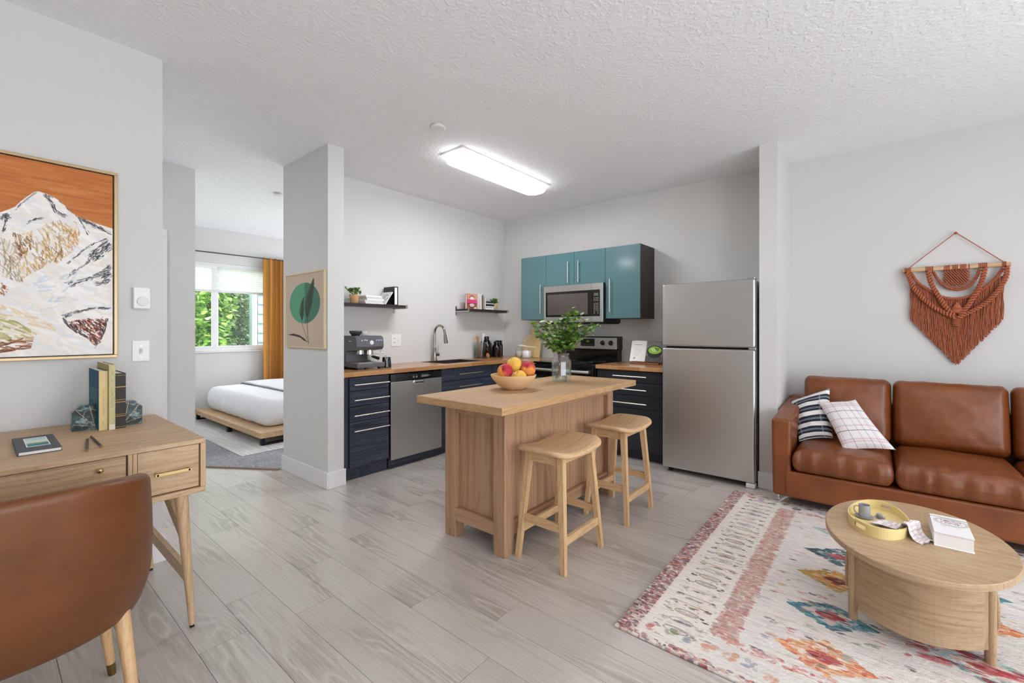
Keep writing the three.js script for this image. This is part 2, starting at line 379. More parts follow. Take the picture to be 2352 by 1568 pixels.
// bedroom sliding window
{
  const w = new THREE.Group(); w.name = 'window_1'; w.userData.kind = 'structure'; scene.add(w);
  const F = (a, b, c, d, e, f) => bx(a, b, c, d, e, f, 0.004);
  part('window_frame', [F(-3.64, -3.57, 0.953, 1.0, 1.5, 3.22), F(-3.64, -3.57, 2.21, 2.257, 1.5, 3.22), F(-3.64, -3.57, 1.0, 2.21, 1.5, 1.545), F(-3.64, -3.57, 1.0, 2.21, 3.175, 3.22)], M.vinyl, w);
  const s1 = part('fixed_sash', [F(-3.635, -3.605, 1.0, 1.03, 1.545, 2.4), F(-3.635, -3.605, 2.18, 2.21, 1.545, 2.4), F(-3.635, -3.605, 1.03, 2.18, 1.545, 1.575), F(-3.635, -3.605, 1.03, 2.18, 2.345, 2.4)], M.vinyl, w);
  part('pane', wbox(-3.622, -3.618, 1.03, 2.18, 1.575, 2.345), M.glass, s1);
  const s2 = part('sliding_sash', [F(-3.6, -3.572, 1.0, 1.03, 2.37, 3.175), F(-3.6, -3.572, 2.18, 2.21, 2.37, 3.175), F(-3.6, -3.572, 1.03, 2.18, 2.37, 2.44), F(-3.6, -3.572, 1.03, 2.18, 3.145, 3.175)], M.vinyl, w);
  part('pane', wbox(-3.588, -3.584, 1.03, 2.18, 2.44, 3.145), M.glass, s2);
  part('window_sill', bx(-3.6, -3.525, 0.935, 0.953, 1.46, 3.26, 0.004), M.trim, w);
}
// windows outside the frame that let the daylight in: two on the right of the living area, one on the far side of the bedroom
function plainWindow(n, fixed, x0, x1, y0, y1, z0, z1) {
  const w = new THREE.Group(); w.name = `window_${n}`; w.userData.kind = 'structure'; scene.add(w);
  const alongZ = fixed === 'x', t = 0.05;
  const f = (a0, a1, b0, b1) => alongZ ? bx(x0, x1, b0, b1, a0, a1, 0.004) : bx(a0, a1, b0, b1, z0, z1, 0.004);
  const [p, q] = alongZ ? [z0, z1] : [x0, x1], c = (p + q) / 2;
  part('window_frame', [f(p, q, y0, y0 + t), f(p, q, y1 - t, y1), f(p, p + t, y0 + t, y1 - t), f(q - t, q, y0 + t, y1 - t), f(c - t / 2, c + t / 2, y0 + t, y1 - t)], M.vinyl, w);
  for (const [a, b] of [[p + t, c - t / 2], [c + t / 2, q - t]])
    part('pane', alongZ ? wbox((x0 + x1) / 2 - 0.002, (x0 + x1) / 2 + 0.002, y0 + t, y1 - t, a, b) : wbox(a, b, y0 + t, y1 - t, (z0 + z1) / 2 - 0.002, (z0 + z1) / 2 + 0.002), M.glass, w);
}
plainWindow(2, 'x', 6.58, 6.63, 0.27, 2.27, 1.2, 3.5);
plainWindow(3, 'x', 6.58, 6.63, 0.27, 2.27, 4.2, 6.5);
plainWindow(4, 'z', -3, -1, 0.8, 2.3, -0.98, -0.93);

// bedroom carpet, its edge strip, and the smoke detector and sprinkler caps on the ceilings
{
  const pts = [[-3.535, -0.9], [-0.193, -0.9], [-0.193, 2.45], [-0.206, 2.884], [-0.889, 3.335], [-3.535, 3.345]];
  const g = extrude(pts.map(([x, z]) => [x, -z]), 0.007, 0.002); rotated(g, -Math.PI / 2);
  const c = struct('carpet', boxUV(moved(g, 0, 0.001, 0), 'x', 0.9, 0.9), M.carpet);
  c.userData = { label: 'grey carpet covering the bedroom floor beyond the opening', category: 'carpet' };
  single('threshold_strip', bar(V(-0.2, 0.006, 2.904), V(-0.88, 0.006, 3.353), 0.02, 0.012, 0.02, 0.012, V(1, 0, 1)), std({ color: 0x8d7766, roughness: 0.6 }), 'thin brown strip where grey carpet meets the plank floor', 'floor strip');
}
{
  const t = thing('ceiling_disc', 'round white detector cap on ceiling near the lit kitchen fixture', 'detector', [1.53, H - 0.03, 2.52]);
  part('cap', lathe([[0.001, 0], [0.044, 0], [0.052, 0.006], [0.052, 0.014], [0.03, 0.016], [0.03, 0.03]], 1.53, H - 0.03, 2.52, 36), M.whitePlastic, t);
  const s = thing('ceiling_disc', 'small white cap on bedroom ceiling seen through the opening', 'detector', [-1.06, H - 0.025, 2.55]);
  part('cap', lathe([[0.001, 0], [0.038, 0], [0.046, 0.006], [0.046, 0.012], [0.026, 0.013], [0.026, 0.025]], -1.06, H - 0.025, 2.55, 28), M.whitePlastic, s);
}
// ceiling lights: wraparound lens with rounded ends over a shallow pan; the second one hangs over the living area, out of view at right
function ceilingLight(label, x, z, power, turned) {
  const t = thing('ceiling_light', label, 'ceiling light', [x, H - 0.085, z]);
  const lens = slab(0.26, 1.25, 0.07, { R: 0.11, er: 0.035, nu: 20, nv: 40 });
  rotated(lens, -Math.PI / 2, 0, 0); if (turned) rotated(lens, 0, Math.PI / 2, 0);
  const [hx, hz] = turned ? [0.63, 0.135] : [0.135, 0.63];
  part('lens', moved(lens, x, H - 0.047, z), std({ color: 0xffffff, roughness: 0.5, emissive: 0xfdfdff, emissiveIntensity: 7 }), t);
  part('pan', bx(x - hx, x + hx, H - 0.016, H, z - hz, z + hz, 0.006), M.whitePlastic, t);
  if (!turned) for (const dz of [-0.45, 0, 0.45]) part('clip', bx(x + 0.126, x + 0.138, H - 0.035, H - 0.012, z + dz - 0.012, z + dz + 0.012, 0.002), M.whitePlastic, t);
  const l = new THREE.RectAreaLight(0xf8f9ff, power, turned ? 1.15 : 0.22, turned ? 0.22 : 1.15); l.name = 'ceiling_light_glow';
  l.position.set(x, H - 0.088, z); l.lookAt(x, 0, z); scene.add(l);
}
ceilingLight('long white wraparound ceiling light, lit, above the kitchen', 1.265, 1.525, 28, false);
ceilingLight('long white ceiling light over the living area, out of view at right', 4.6, 3.05, 7, true);
{ // round hall light, hidden behind the left wall
  const x = -0.05, z = 4.75, t = thing('hall_light', 'round white dome light on the hall ceiling behind the left wall', 'ceiling light', [x, H - 0.09, z]);
  part('dome', lathe([[0.001, 0], [0.08, 0.012], [0.14, 0.045], [0.155, 0.07]], x, H - 0.088, z, 40), std({ color: 0xffffff, roughness: 0.5, emissive: 0xfdfdff, emissiveIntensity: 4 }), t);
  part('rim', lathe([[0.155, 0], [0.17, 0.003], [0.17, 0.02], [0.001, 0.02]], x, H - 0.02, z, 40), M.whitePlastic, t);
  const l = new THREE.RectAreaLight(0xf8f9ff, 80, 0.24, 0.24); l.name = 'hall_light_glow'; l.position.set(x, H - 0.092, z); l.lookAt(x, 0, z); scene.add(l);
}
// wall plates
function plate(name, label, category, x, y0, y1, z0, z1) {
  const t = thing(name, label, category, [x, y0, (z0 + z1) / 2]);
  part('cover', bx(x, x + 0.006, y0, y1, z0, z1, 0.003), M.whitePlastic, t); return t;
}
{
  const t = plate('light_switch', 'white toggle light switch below the dial on left wall', 'switch', 0.947, 1.105, 1.216, 4.06, 4.133);
  part('toggle', [bx(0.953, 0.957, 1.145, 1.176, 4.088, 4.104, 0.002), rotated(bx(-0.006, 0.006, -0.011, 0.011, -0.005, 0.005, 0.002), 0, 0, -0.5).translate(0.958, 1.163, 4.096)], M.trim, t);
  for (const y of [1.19, 1.13]) part('screw', rod(V(0.9525, y, 4.096), V(0.9535, y, 4.096), 0.003), M.nickel, t);
  const d = thing('thermostat', 'white square wall thermostat with round dial above the switch', 'thermostat', [0.947, 1.384, 4.096]);
  part('housing', bx(0.947, 0.977, 1.384, 1.499, 4.06, 4.132, 0.006, 2), M.whitePlastic, d);
  part('dial', rotated(lathe([[0.001, 0.008], [0.02, 0.008], [0.024, 0.004], [0.0245, 0], [0.001, 0]], 0, 0, 0, 36), 0, 0, -Math.PI / 2).translate(0.977, 1.424, 4.094), M.trim, d);
  const o = thing('outlet', 'white double outlet plate on kitchen wall beside coffee machine', 'outlet', [0, 1.093, 1.782]);
  part('cover', bx(0, 0.006, 1.093, 1.221, 1.718, 1.846, 0.003), M.whitePlastic, o);
  for (const y of [1.135, 1.18]) for (const z of [1.797, 1.81]) part('socket_slot', bx(0.0055, 0.0075, y - 0.006, y + 0.006, z, z + 0.003, 0), M.darkSlot, o);
  part('toggle', [bx(0.0055, 0.009, 1.14, 1.175, 1.752, 1.766, 0.002), bx(0.009, 0.016, 1.155, 1.165, 1.755, 1.763, 0.002)], M.trim, o);
  const f = thing('fridge_outlet', 'small white plate on wall at the left edge of fridge', 'outlet', [2.5, 1.16, 0]);
  part('cover', bx(2.47, 2.55, 1.16, 1.28, 0, 0.006, 0.003), M.whitePlastic, f);
}

// ---------------------------------------------------------------- outside the bedroom window
struct('ground', wbox(-30, -3.67, -0.5, -0.3, -15, 20), std({ color: 0x6f8f4a, roughness: 1 }));
{
  const leafGeo = (() => {
    const g = new THREE.BufferGeometry();
    const a = [0, 0, 0], b = [0.5, 0.1, 0.22], c = [0, 0.03, 1], d = [-0.5, 0.1, 0.22], e = [0.3, 0.08, 0.7], f = [-0.3, 0.08, 0.7];
    g.setAttribute('position', new THREE.Float32BufferAttribute([a, c, b, a, d, c, b, c, e, d, f, c].flat(), 3)); g.computeVertexNormals(); return prep(g);
  })();
  const leafMat = phys({ color: 0xffffff, roughness: 0.5, transmission: 0.35, thickness: 0, side: THREE.DoubleSide });
  const bark = std({ color: 0x5c4a3a, roughness: 0.9 });
  function tree(label, cx, cz, cy, rx, ry, rz, n, tones, size) {
    const t = thing('tree', label, 'tree', [cx, -0.3, cz], 'trees outside the bedroom window');
    const limbs = [rod(V(cx, -0.3, cz), V(cx + 0.05, cy, cz), 0.09, 0.04, 8)];
    for (let i = 0; i < 16; i++) { const a = rnd() * 6.28, y = cy + rr(-0.6, 0.5) * ry; limbs.push(rod(V(cx, Math.max(0, y - 0.5), cz), V(cx + Math.cos(a) * rx * 0.8, y + 0.3, cz + Math.sin(a) * rz * 0.8), 0.03, 0.006, 6)); }
    part('trunk', limbs, bark, t);
    const im = new THREE.InstancedMesh(leafGeo, leafMat, n), o = new THREE.Object3D(), col = new THREE.Color();
    for (let i = 0; i < n; i++) {
      const a = rnd() * 6.2832, c = rr(-1, 1), s = Math.sqrt(1 - c * c), r = rnd() ** 0.4;
      const lump = 0.78 + 0.35 * noise(a * 2 + 9, c * 3 + 9, 4096, 4096, n % 97);
      o.position.set(Math.cos(a) * s * rx * r * lump, cy + 0.3 + c * ry * r * lump, Math.sin(a) * s * rz * r * lump);
      o.rotation.set(rr(-1.2, 0.9), rnd() * 6.28, rr(-0.8, 0.8)); o.scale.setScalar(size * rr(0.6, 1.3)); o.updateMatrix(); im.setMatrixAt(i, o.matrix);
      col.setHex(tones[Math.floor(rnd() * tones.length)]); im.setColorAt(i, col);
    }
    im.name = 'foliage'; im.userData.kind = 'stuff'; shade(im); t.add(im);
  }
  tree('bright green leafy tree filling the left bedroom pane', -7.6, 1.75, 1.2, 1.1, 2.1, 0.85, 9000, [0xa4cc62, 0xc4e884, 0x86b648, 0xe0f0b4, 0x6d9c43], 0.13);
  tree('grey-green willowy tree behind the right bedroom pane', -9.2, 0.75, 1.6, 1.3, 2.5, 1.25, 16000, [0xa4bc94, 0xbccfa8, 0x86a67a, 0xdbe4cc, 0x6b8f66], 0.12);
  tree('dark green tree standing furthest behind the bedroom window', -12.5, 1.2, 2.2, 1.6, 3.4, 2.6, 16000, [0x4f7f46, 0x6f9c5a, 0x3f6a3a, 0x86b06a], 0.17);
  // neighbouring wing with pale blue lap siding
  const h = thing('siding_house', 'pale blue lap-sided house corner at window edge', 'building', [-6.7, -0.3, -1.2]);
  part('sheathing', wbox(-6.95, -6.53, -0.3, 4.5, -3.2, 0.72), std({ color: 0x9fb6bf, roughness: 0.9 }), h);
  part('corner_trim', bx(-6.6, -6.5, -0.3, 4.5, 0.72, 0.79, 0.004), M.trim, h);
  const sid = std({ color: 0x8fa8b3, roughness: 0.7 });
  for (let k = 0; k < 22; k++) part('siding_board', bar(V(-6.515, -0.25 + k * 0.208, -1.2), V(-6.515, -0.25 + (k + 1) * 0.208 - 0.002, -1.2), 3.82, 0.07, 3.82, 0.01, V(0, 0, 1)), sid, h);
}

// ---------------------------------------------------------------- kitchen
const dk = (g, grain) => boxUV(g, grain, 1, 0.5, rnd(), rnd());
// handle bars: on a face x = X (along z) or z = Z (along x), or upright
function barHandle(face, f, a, b, y, parent, r = 0.0055, y2) {
  const out = f + 0.032;
  const at = (t, o, yy) => face === 'x' ? V(o, yy, t) : V(t, yy, o);
  let g;
  if (y2 !== undefined) { const q = (y2 - y) * 0.16; g = [rod(at(a, out, y), at(a, out, y2), r, r, 10), rod(at(a, f, y + q), at(a, out, y + q), 0.004, 0.004, 8), rod(at(a, f, y2 - q), at(a, out, y2 - q), 0.004, 0.004, 8)]; }
  else { const q = (b - a) * 0.12; g = [rod(at(a, out, y), at(b, out, y), r, r, 10), rod(at(a + q, f, y), at(a + q, out, y), 0.004, 0.004, 8), rod(at(b - q, f, y), at(b - q, out, y), 0.004, 0.004, 8)]; }
  return part('handle', g, M.nickel, parent);
}
{
  // drawer unit at the left end of the sink run
  const c = thing('base_cabinet', 'navy-black four-drawer cabinet between white partition and dishwasher', 'cabinet', [0.3, 0, 2.48]);
  part('carcass', [bx(0.02, 0.552, 0.1, 0.87, 2.272, 2.662), bx(0.02, 0.50, 0, 0.1, 2.272, 2.662, 0)], M.darkPlain, c);
  part('filler_panel', dk(bx(0.4, 0.572, 0.1, 0.872, 2.674, 2.716, 0.002), 'y'), M.dark, c);
  part('toe_kick', dk(bx(0.47, 0.54, 0.0, 0.1, 2.272, 2.716, 0.002), 'z'), M.dark, c);
  for (const [y0, y1, hy] of [[0.752, 0.868, 0.805], [0.621, 0.747, 0.675], [0.491, 0.616, 0.544], [0.106, 0.486, 0.414]]) {
    const d = part('drawer', dk(bx(0.552, 0.575, y0, y1, 2.274, 2.66, 0.002), 'z'), M.dark, c);
    barHandle('x', 0.575, 2.287, 2.634, hy, d);
  }
  // sink unit
  const s = thing('base_cabinet', 'navy-black drawer cabinet under the kitchen sink', 'cabinet', [0.3, 0, 1.2]);
  part('carcass', [bx(0.02, 0.552, 0.1, 0.66, 0.63, 1.646), bx(0.53, 0.552, 0.66, 0.87, 0.63, 1.646, 0), bx(0.02, 0.50, 0, 0.1, 0.63, 1.646, 0)], M.darkPlain, s);
  part('corner_panel', dk(bx(0.552, 0.572, 0.1, 0.87, 0.59, 0.875, 0.002), 'y'), M.dark, s);
  part('toe_kick', dk(bx(0.47, 0.54, 0, 0.1, 0.6, 1.646, 0.002), 'z'), M.dark, s);
  for (const [y0, y1, hy] of [[0.743, 0.87, 0.805], [0.612, 0.738, 0.673], [0.491, 0.607, 0.55], [0.106, 0.486, 0.414]]) {
    const d = part('drawer', dk(bx(0.552, 0.575, y0, y1, 0.884, 1.643, 0.002), 'z'), M.dark, s);
    barHandle('x', 0.575, 1.072, 1.427, hy, d);
  }
  const cc = thing('base_cabinet', 'dark corner cabinet left of the black stove', 'cabinet', [0.8, 0, 0.3]);
  part('carcass', [bx(0.6, 0.985, 0.1, 0.872, 0.02, 0.56), bx(0.6, 0.985, 0, 0.1, 0.02, 0.5, 0)], M.darkPlain, cc);
  part('door', dk(bx(0.6, 0.984, 0.106, 0.868, 0.562, 0.583, 0.002), 'x'), M.dark, cc);
  const r = thing('base_cabinet', 'black four-drawer cabinet between stove and fridge', 'cabinet', [2.1, 0, 0.3]);
  part('carcass', [bx(1.76, 2.47, 0.1, 0.872, 0.02, 0.56), bx(1.76, 2.47, 0, 0.1, 0.02, 0.5, 0)], M.darkPlain, r);
  const plainDark = std({ map: darkTex, color: 0x9a9592, roughness: 0.5 });
  for (const [y0, y1, hy] of [[0.762, 0.868, 0.818], [0.634, 0.756, 0.691], [0.507, 0.629, 0.558], [0.106, 0.502, null]]) {
    const d = part('drawer', dk(bx(1.764, 2.466, y0, y1, 0.562, 0.585, 0.002), 'x'), plainDark, r);
    if (hy) barHandle('z', 0.585, 1.955, 2.302, hy, d);
  }
}
// dishwasher
{
  const t = thing('dishwasher', 'stainless steel dishwasher with black control strip under worktop', 'dishwasher', [0.3, 0, 1.957]);
  part('tub', [bx(0.02, 0.54, 0.1, 0.868, 1.66, 2.254), bx(0.05, 0.50, 0, 0.1, 1.66, 2.254, 0)], M.darkPlain, t);
  const door = part('door', boxUV(bx(0.545, 0.588, 0.085, 0.794, 1.653, 2.26, 0.004), 'y', 0.3, 0.6), M.steel, t);
  const hd = slab(0.15, 0.05, 0.04, { R: 0.024, er: 0.02, nu: 24, nv: 14, fn: (q) => { if (q.y < 0) q.x *= 1 + q.y * 9; } }); rotated(hd, 0, Math.PI / 2);
  part('handle', moved(hd, 0.588, 0.772, 1.955), M.chrome, door);
  part('handle_recess', bx(0.585, 0.6, 0.789, 0.797, 1.89, 2.02, 0.002), M.black, door);
  const marks = canvasTex(1024, 128, (g, w, hh) => {
    g.fillStyle = '#111214'; g.fillRect(0, 0, w, hh); g.fillStyle = '#e8e8e8'; g.strokeStyle = '#e8e8e8'; g.lineWidth = 5;
    for (let i = 0; i < 2; i++) g.strokeRect(400 + i * 72, 66, 26, 30);
    for (let i = 0; i < 5; i++) g.strokeRect(600 + i * 36, 62, 24, 30);
    g.fillRect(780, 72, 46, 6); g.globalAlpha = 0.6; for (let i = 0; i < 6; i++) { g.fillRect(360 + i * 24, 36, 16, 7); g.fillRect(600 + i * 30, 36, 20, 7); }
  });
  const cp = bx(0.545, 0.58, 0.798, 0.865, 1.653, 2.26, 0.003);
  part('control_panel', cp, M.blackGloss, t);
  const face = prep(new THREE.PlaneGeometry(0.5, 0.055)); rotated(face, 0, Math.PI / 2); 
  part('control_marks', moved(face, 0.5806, 0.831, 1.95), std({ map: marks, roughness: 0.2 }), t);
  part('kick_plate', dk(bx(0.47, 0.545, 0.0, 0.082, 1.653, 2.26, 0.002), 'z'), M.dark, t);
}
// butcher block worktops
{
  const pts = [[0.002, 0.002], [0.985, 0.002], [0.985, 0.61], [0.597, 0.61], [0.597, 2.728], [0.002, 2.728]];
  const hole = [[0.1, 0.93], [0.475, 0.93], [0.475, 1.5], [0.1, 1.5]];
  const g = extrude(pts.map(([x, z]) => [x, -z]), 0.034, 0.002, [hole.map(([x, z]) => [x, -z])]);
  rotated(g, -Math.PI / 2); moved(g, 0, 0.878, 0);
  single('worktop', boxUV(g, 'z', 1, 0.5), M.block, 'L-shaped butcher-block worktop carrying sink and coffee machine', 'worktop');
  single('worktop', boxUV(bx(1.757, 2.476, 0.876, 0.914, 0.002, 0.61, 0.003), 'x', 1, 0.5), M.block, 'short butcher-block worktop between stove and fridge', 'worktop');
}
// sink and tap
{
  const t = thing('sink', 'dark steel undermount sink set in butcher-block worktop', 'sink', [0.2875, 0.67, 1.215]);
  const st = std({ color: 0x6f6a64, metalness: 1, roughness: 0.45 });
  part('basin', [bx(0.102, 0.106, 0.68, 0.916, 0.932, 1.498, 0), bx(0.469, 0.473, 0.68, 0.916, 0.932, 1.498, 0), bx(0.106, 0.469, 0.68, 0.916, 0.932, 0.936, 0), bx(0.106, 0.469, 0.68, 0.916, 1.494, 1.498, 0), bx(0.102, 0.473, 0.67, 0.68, 0.932, 1.498, 0), bx(0.09, 0.103, 0.9145, 0.917, 0.92, 1.51, 0.001), bx(0.472, 0.485, 0.9145, 0.917, 0.92, 1.51, 0.001), bx(0.103, 0.472, 0.9145, 0.917, 0.92, 0.933, 0.001), bx(0.103, 0.472, 0.9145, 0.917, 1.497, 1.51, 0.001)], st, t);
  part('divider', bx(0.106, 0.469, 0.68, 0.86, 1.19, 1.21, 0.006, 2), st, t);
  for (const z of [1.36, 1.06]) part('drain', lathe([[0.001, 0.003], [0.04, 0.003], [0.045, 0]], 0.28, 0.68, z), M.chrome, t);
  const f = thing('faucet', 'brushed nickel gooseneck pull-down faucet behind the sink', 'faucet', [0.06, 0.914, 1.295]);
  const x = 0.06, z = 1.295;
  part('body', lathe([[0.001, 0], [0.032, 0], [0.031, 0.006], [0.024, 0.03], [0.021, 0.08], [0.0195, 0.15], [0.0001, 0.152]], x, 0.914, z, 28), M.tapSteel, f);
  const pts = []; for (let i = 0; i <= 12; i++) { const a = Math.PI * i / 12 * 0.95; pts.push(V(x + 0.085 - 0.085 * Math.cos(a), 1.235 + 0.085 * Math.sin(a), z)); }
  const end = pts[pts.length - 1].clone().add(V(0.006, -0.03, 0));
  part('spout', tube([V(x, 1.06, z), V(x, 1.15, z), ...pts, end], 0.0135, 60, 14), M.tapSteel, f);
  part('spray_head', rod(end, end.clone().add(V(0.018, -0.1, 0)), 0.0165, 0.024, 22), M.tapSteel, f);
  part('valve', [rod(V(x, 0.985, z), V(x, 0.985, z - 0.06), 0.017, 0.018, 20)], M.tapSteel, f);
  part('lever', rod(V(x, 0.985, z - 0.045), V(x + 0.004, 1.09, z - 0.05), 0.0055, 0.0045, 10), M.tapSteel, f);
}
// teal wall cabinets
function wallCabinet(label, x0, x1, y0, y1, doors) {
  const c = thing('wall_cabinet', label, 'cabinet', [(x0 + x1) / 2, y0, 0.18]);
  part('carcass', bx(x0, x1, y0, y1, 0, 0.356, 0.002), M.wenge, c);
  for (const [a, b, hx, h0, h1] of doors) {
    const d = part('door', bx(a + 0.0015, b - 0.0015, y0 + 0.002, y1 - 0.002, 0.357, 0.375, 0.002), M.teal, c);
    barHandle('z', 0.375, hx, 0, h0, d, 0.0055, h1);
  }
  return c;
}
wallCabinet('tall teal wall cabinet left of the microwave', 0.601, 0.974, 1.39, 2.15, [[0.601, 0.974, 0.912, 1.46, 1.805]]);
wallCabinet('short two-door teal wall cabinet above the microwave', 0.974, 1.746, 1.778, 2.15, [[0.974, 1.362, 1.292, 1.803, 2.043], [1.362, 1.746, 1.427, 1.803, 2.04]]);
wallCabinet('tall teal wall cabinet with dark side, nearest the fridge', 1.746, 2.136, 1.39, 2.15, [[1.746, 2.136, 1.811, 1.462, 1.808]]);
// microwave
{
  const t = thing('microwave', 'stainless over-range microwave with black window under teal cabinets', 'microwave', [1.365, 1.345, 0.2]);
  part('housing', bx(0.98, 1.742, 1.345, 1.775, 0, 0.4, 0.003), M.black, t);
  const hole = [[1.0, 1.415], [1.712, 1.415], [1.712, 1.703], [1.0, 1.703]];
  const fr = extrude([[0.98, 1.357], [1.742, 1.357], [1.742, 1.772], [0.98, 1.772]], 0.024, 0.002, [hole]);
  part('front_frame', boxUV(moved(fr, 0, 0, 0.402), 'x', 0.5, 0.5), M.steel, t);
  const door = part('door', bx(1.0, 1.61, 1.415, 1.703, 0.4, 0.42, 0.001), std({ color: 0x121010, roughness: 0.12 }), t);
  part('window', bx(1.03, 1.56, 1.44, 1.675, 0.4195, 0.4212, 0), std({ color: 0x5c554f, roughness: 0.15, metalness: 0.25 }), door);
  part('door_seam', bx(1.609, 1.6115, 1.357, 1.772, 0.4275, 0.4284, 0), M.black, t);
  const pad = canvasTex(256, 512, (g, w, h) => {
    g.fillStyle = '#15120f'; g.fillRect(0, 0, w, h); g.fillStyle = '#56604c'; g.fillRect(58, 60, 140, 56); g.fillStyle = '#c9c2b4';
    for (let j = 0; j < 12; j++) for (let i = 0; i < 3; i++) if (!(j === 3 || (j > 9 && i === 1))) g.fillRect(60 + i * 56, 150 + j * 27, 24, 9);
  });
  const pf = prep(new THREE.PlaneGeometry(0.1, 0.286));
  part('keypad', [bx(1.611, 1.712, 1.415, 1.703, 0.4, 0.42, 0)], M.black, t);
  part('keypad_print', moved(pf, 1.662, 1.559, 0.4207), std({ map: pad, roughness: 0.2 }), t);
  part('vent_base', bx(1.0, 1.742, 1.335, 1.346, 0.04, 0.4, 0.002), M.black, t);
}
// range
{
  const t = thing('stove', 'black and stainless electric stove with knobs on its backguard', 'stove', [1.372, 0, 0.33]);
  part('body', bx(0.993, 1.751, 0.03, 0.9, 0.02, 0.6, 0.003), M.black, t);
  part('cooktop', bx(0.988, 1.754, 0.9, 0.918, 0.02, 0.645, 0.005), M.blackGloss, t);
  part('burner', [[1.18, 0.2, 0.075], [1.56, 0.2, 0.09], [1.18, 0.46, 0.1], [1.56, 0.46, 0.075]].map(([x, z, r]) => prep(new THREE.TorusGeometry(r, 0.001, 4, 40).rotateX(Math.PI / 2).translate(x, 0.9182, z))), std({ color: 0x4c4c4e, roughness: 0.4 }), t);
  part('backguard_base', bx(0.993, 1.768, 0.918, 1.045, 0.02, 0.11, 0.004), M.blackGloss, t);
  part('backguard', bx(0.993, 1.775, 1.045, 1.195, 0.015, 0.1, 0.006), M.black, t);
  const panel = part('control_panel', boxUV(bx(1.0, 1.75, 1.05, 1.182, 0.1, 0.112, 0.004), 'x', 0.5, 0.5), M.steel, t);
  const disp = canvasTex(256, 128, (g, w, h) => { g.fillStyle = '#191919'; g.fillRect(0, 0, w, h); g.fillStyle = '#2a2a28'; g.fillRect(70, 14, 116, 60); g.fillStyle = '#b6e04a'; g.font = 'bold 44px monospace'; g.fillText('20', 104, 58); g.fillStyle = '#8a8a86'; for (let i = 0; i < 6; i++) g.fillRect(18 + i * 40, 98, 22, 6); });
  part('display', bx(1.29, 1.475, 1.082, 1.168, 0.112, 0.116, 0.003), M.black, panel);
  part('display_face', prep(new THREE.PlaneGeometry(0.18, 0.08)).translate(1.3825, 1.125, 0.1165), std({ map: disp, roughness: 0.2 }), panel);
  for (const x of [1.075, 1.18, 1.578, 1.68]) {
    const k = rotated(lathe([[0.001, 0.026], [0.021, 0.026], [0.024, 0.02], [0.026, 0], [0.001, 0]], 0, 0, 0, 28), Math.PI / 2);
    const kn = part('knob', moved(k, x, 1.122, 0.112), M.black, panel);
    part('knob_ring', prep(new THREE.TorusGeometry(0.028, 0.002, 6, 32)).translate(x, 1.122, 0.113), M.chrome, kn);
  }
  const od = part('oven_door', bx(1.0, 1.746, 0.22, 0.885, 0.6, 0.64, 0.004), M.blackGloss, t);
  part('oven_trim', boxUV(bx(1.003, 1.743, 0.32, 0.74, 0.64, 0.645, 0.002), 'x', 0.5, 0.5), M.steel, od);
  part('handle', [rod(V(1.02, 0.835, 0.685), V(1.726, 0.835, 0.685), 0.015, 0.015, 16), bx(1.03, 1.06, 0.82, 0.85, 0.64, 0.68, 0.003), bx(1.686, 1.716, 0.82, 0.85, 0.64, 0.68, 0.003)], M.nickel, od);
  part('drawer', bx(1.0, 1.746, 0.06, 0.21, 0.6, 0.635, 0.004), M.blackGloss, t);
}
// fridge
{
  const t = thing('fridge', 'tall stainless top-freezer fridge at the end of the kitchen', 'fridge', [2.862, 0, 0.37]);
  const fs = phys({ color: 0xd0d0ce, metalness: 1, roughness: 0.36, anisotropy: 0.5, bumpMap: brushTex, bumpScale: 0.00008 });
  part('cabinet', bx(2.492, 3.232, 0.04, 1.672, 0.03, 0.62, 0.004), std({ color: 0xbab9b7, roughness: 0.45, metalness: 0.4 }), t);
  part('gasket', [bx(2.5, 3.226, 0.05, 1.665, 0.62, 0.634, 0)], M.black, t);
  const leaf = (y0, y1) => boxUV(bx(2.487, 3.238, y0, y1, 0.634, 0.703, 0.016, 4), 'y', 0.5, 0.5);
  part('freezer_door', leaf(1.127, 1.682), fs, t);
  part('fridge_door', leaf(0.04, 1.112), fs, t);
  part('hinge', bx(3.17, 3.232, 1.682, 1.698, 0.58, 0.68, 0.004), M.chrome, t);
  part('hinge', bx(3.19, 3.242, 1.112, 1.127, 0.62, 0.7, 0.002), M.chrome, t);
  part('foot', [bx(3.17, 3.238, 0.0, 0.038, 0.64, 0.7, 0.006)], M.whitePlastic, t);
  part('roller', [rod(V(2.53, 0.02, 0.64), V(2.56, 0.02, 0.64), 0.02), rod(V(3.2, 0.02, 0.1), V(3.23, 0.02, 0.1), 0.02), rod(V(2.53, 0.02, 0.1), V(2.56, 0.02, 0.1), 0.02)], M.black, t);
  part('base_grille', bx(2.55, 3.16, 0.005, 0.04, 0.5, 0.52, 0.002), M.black, t);
}

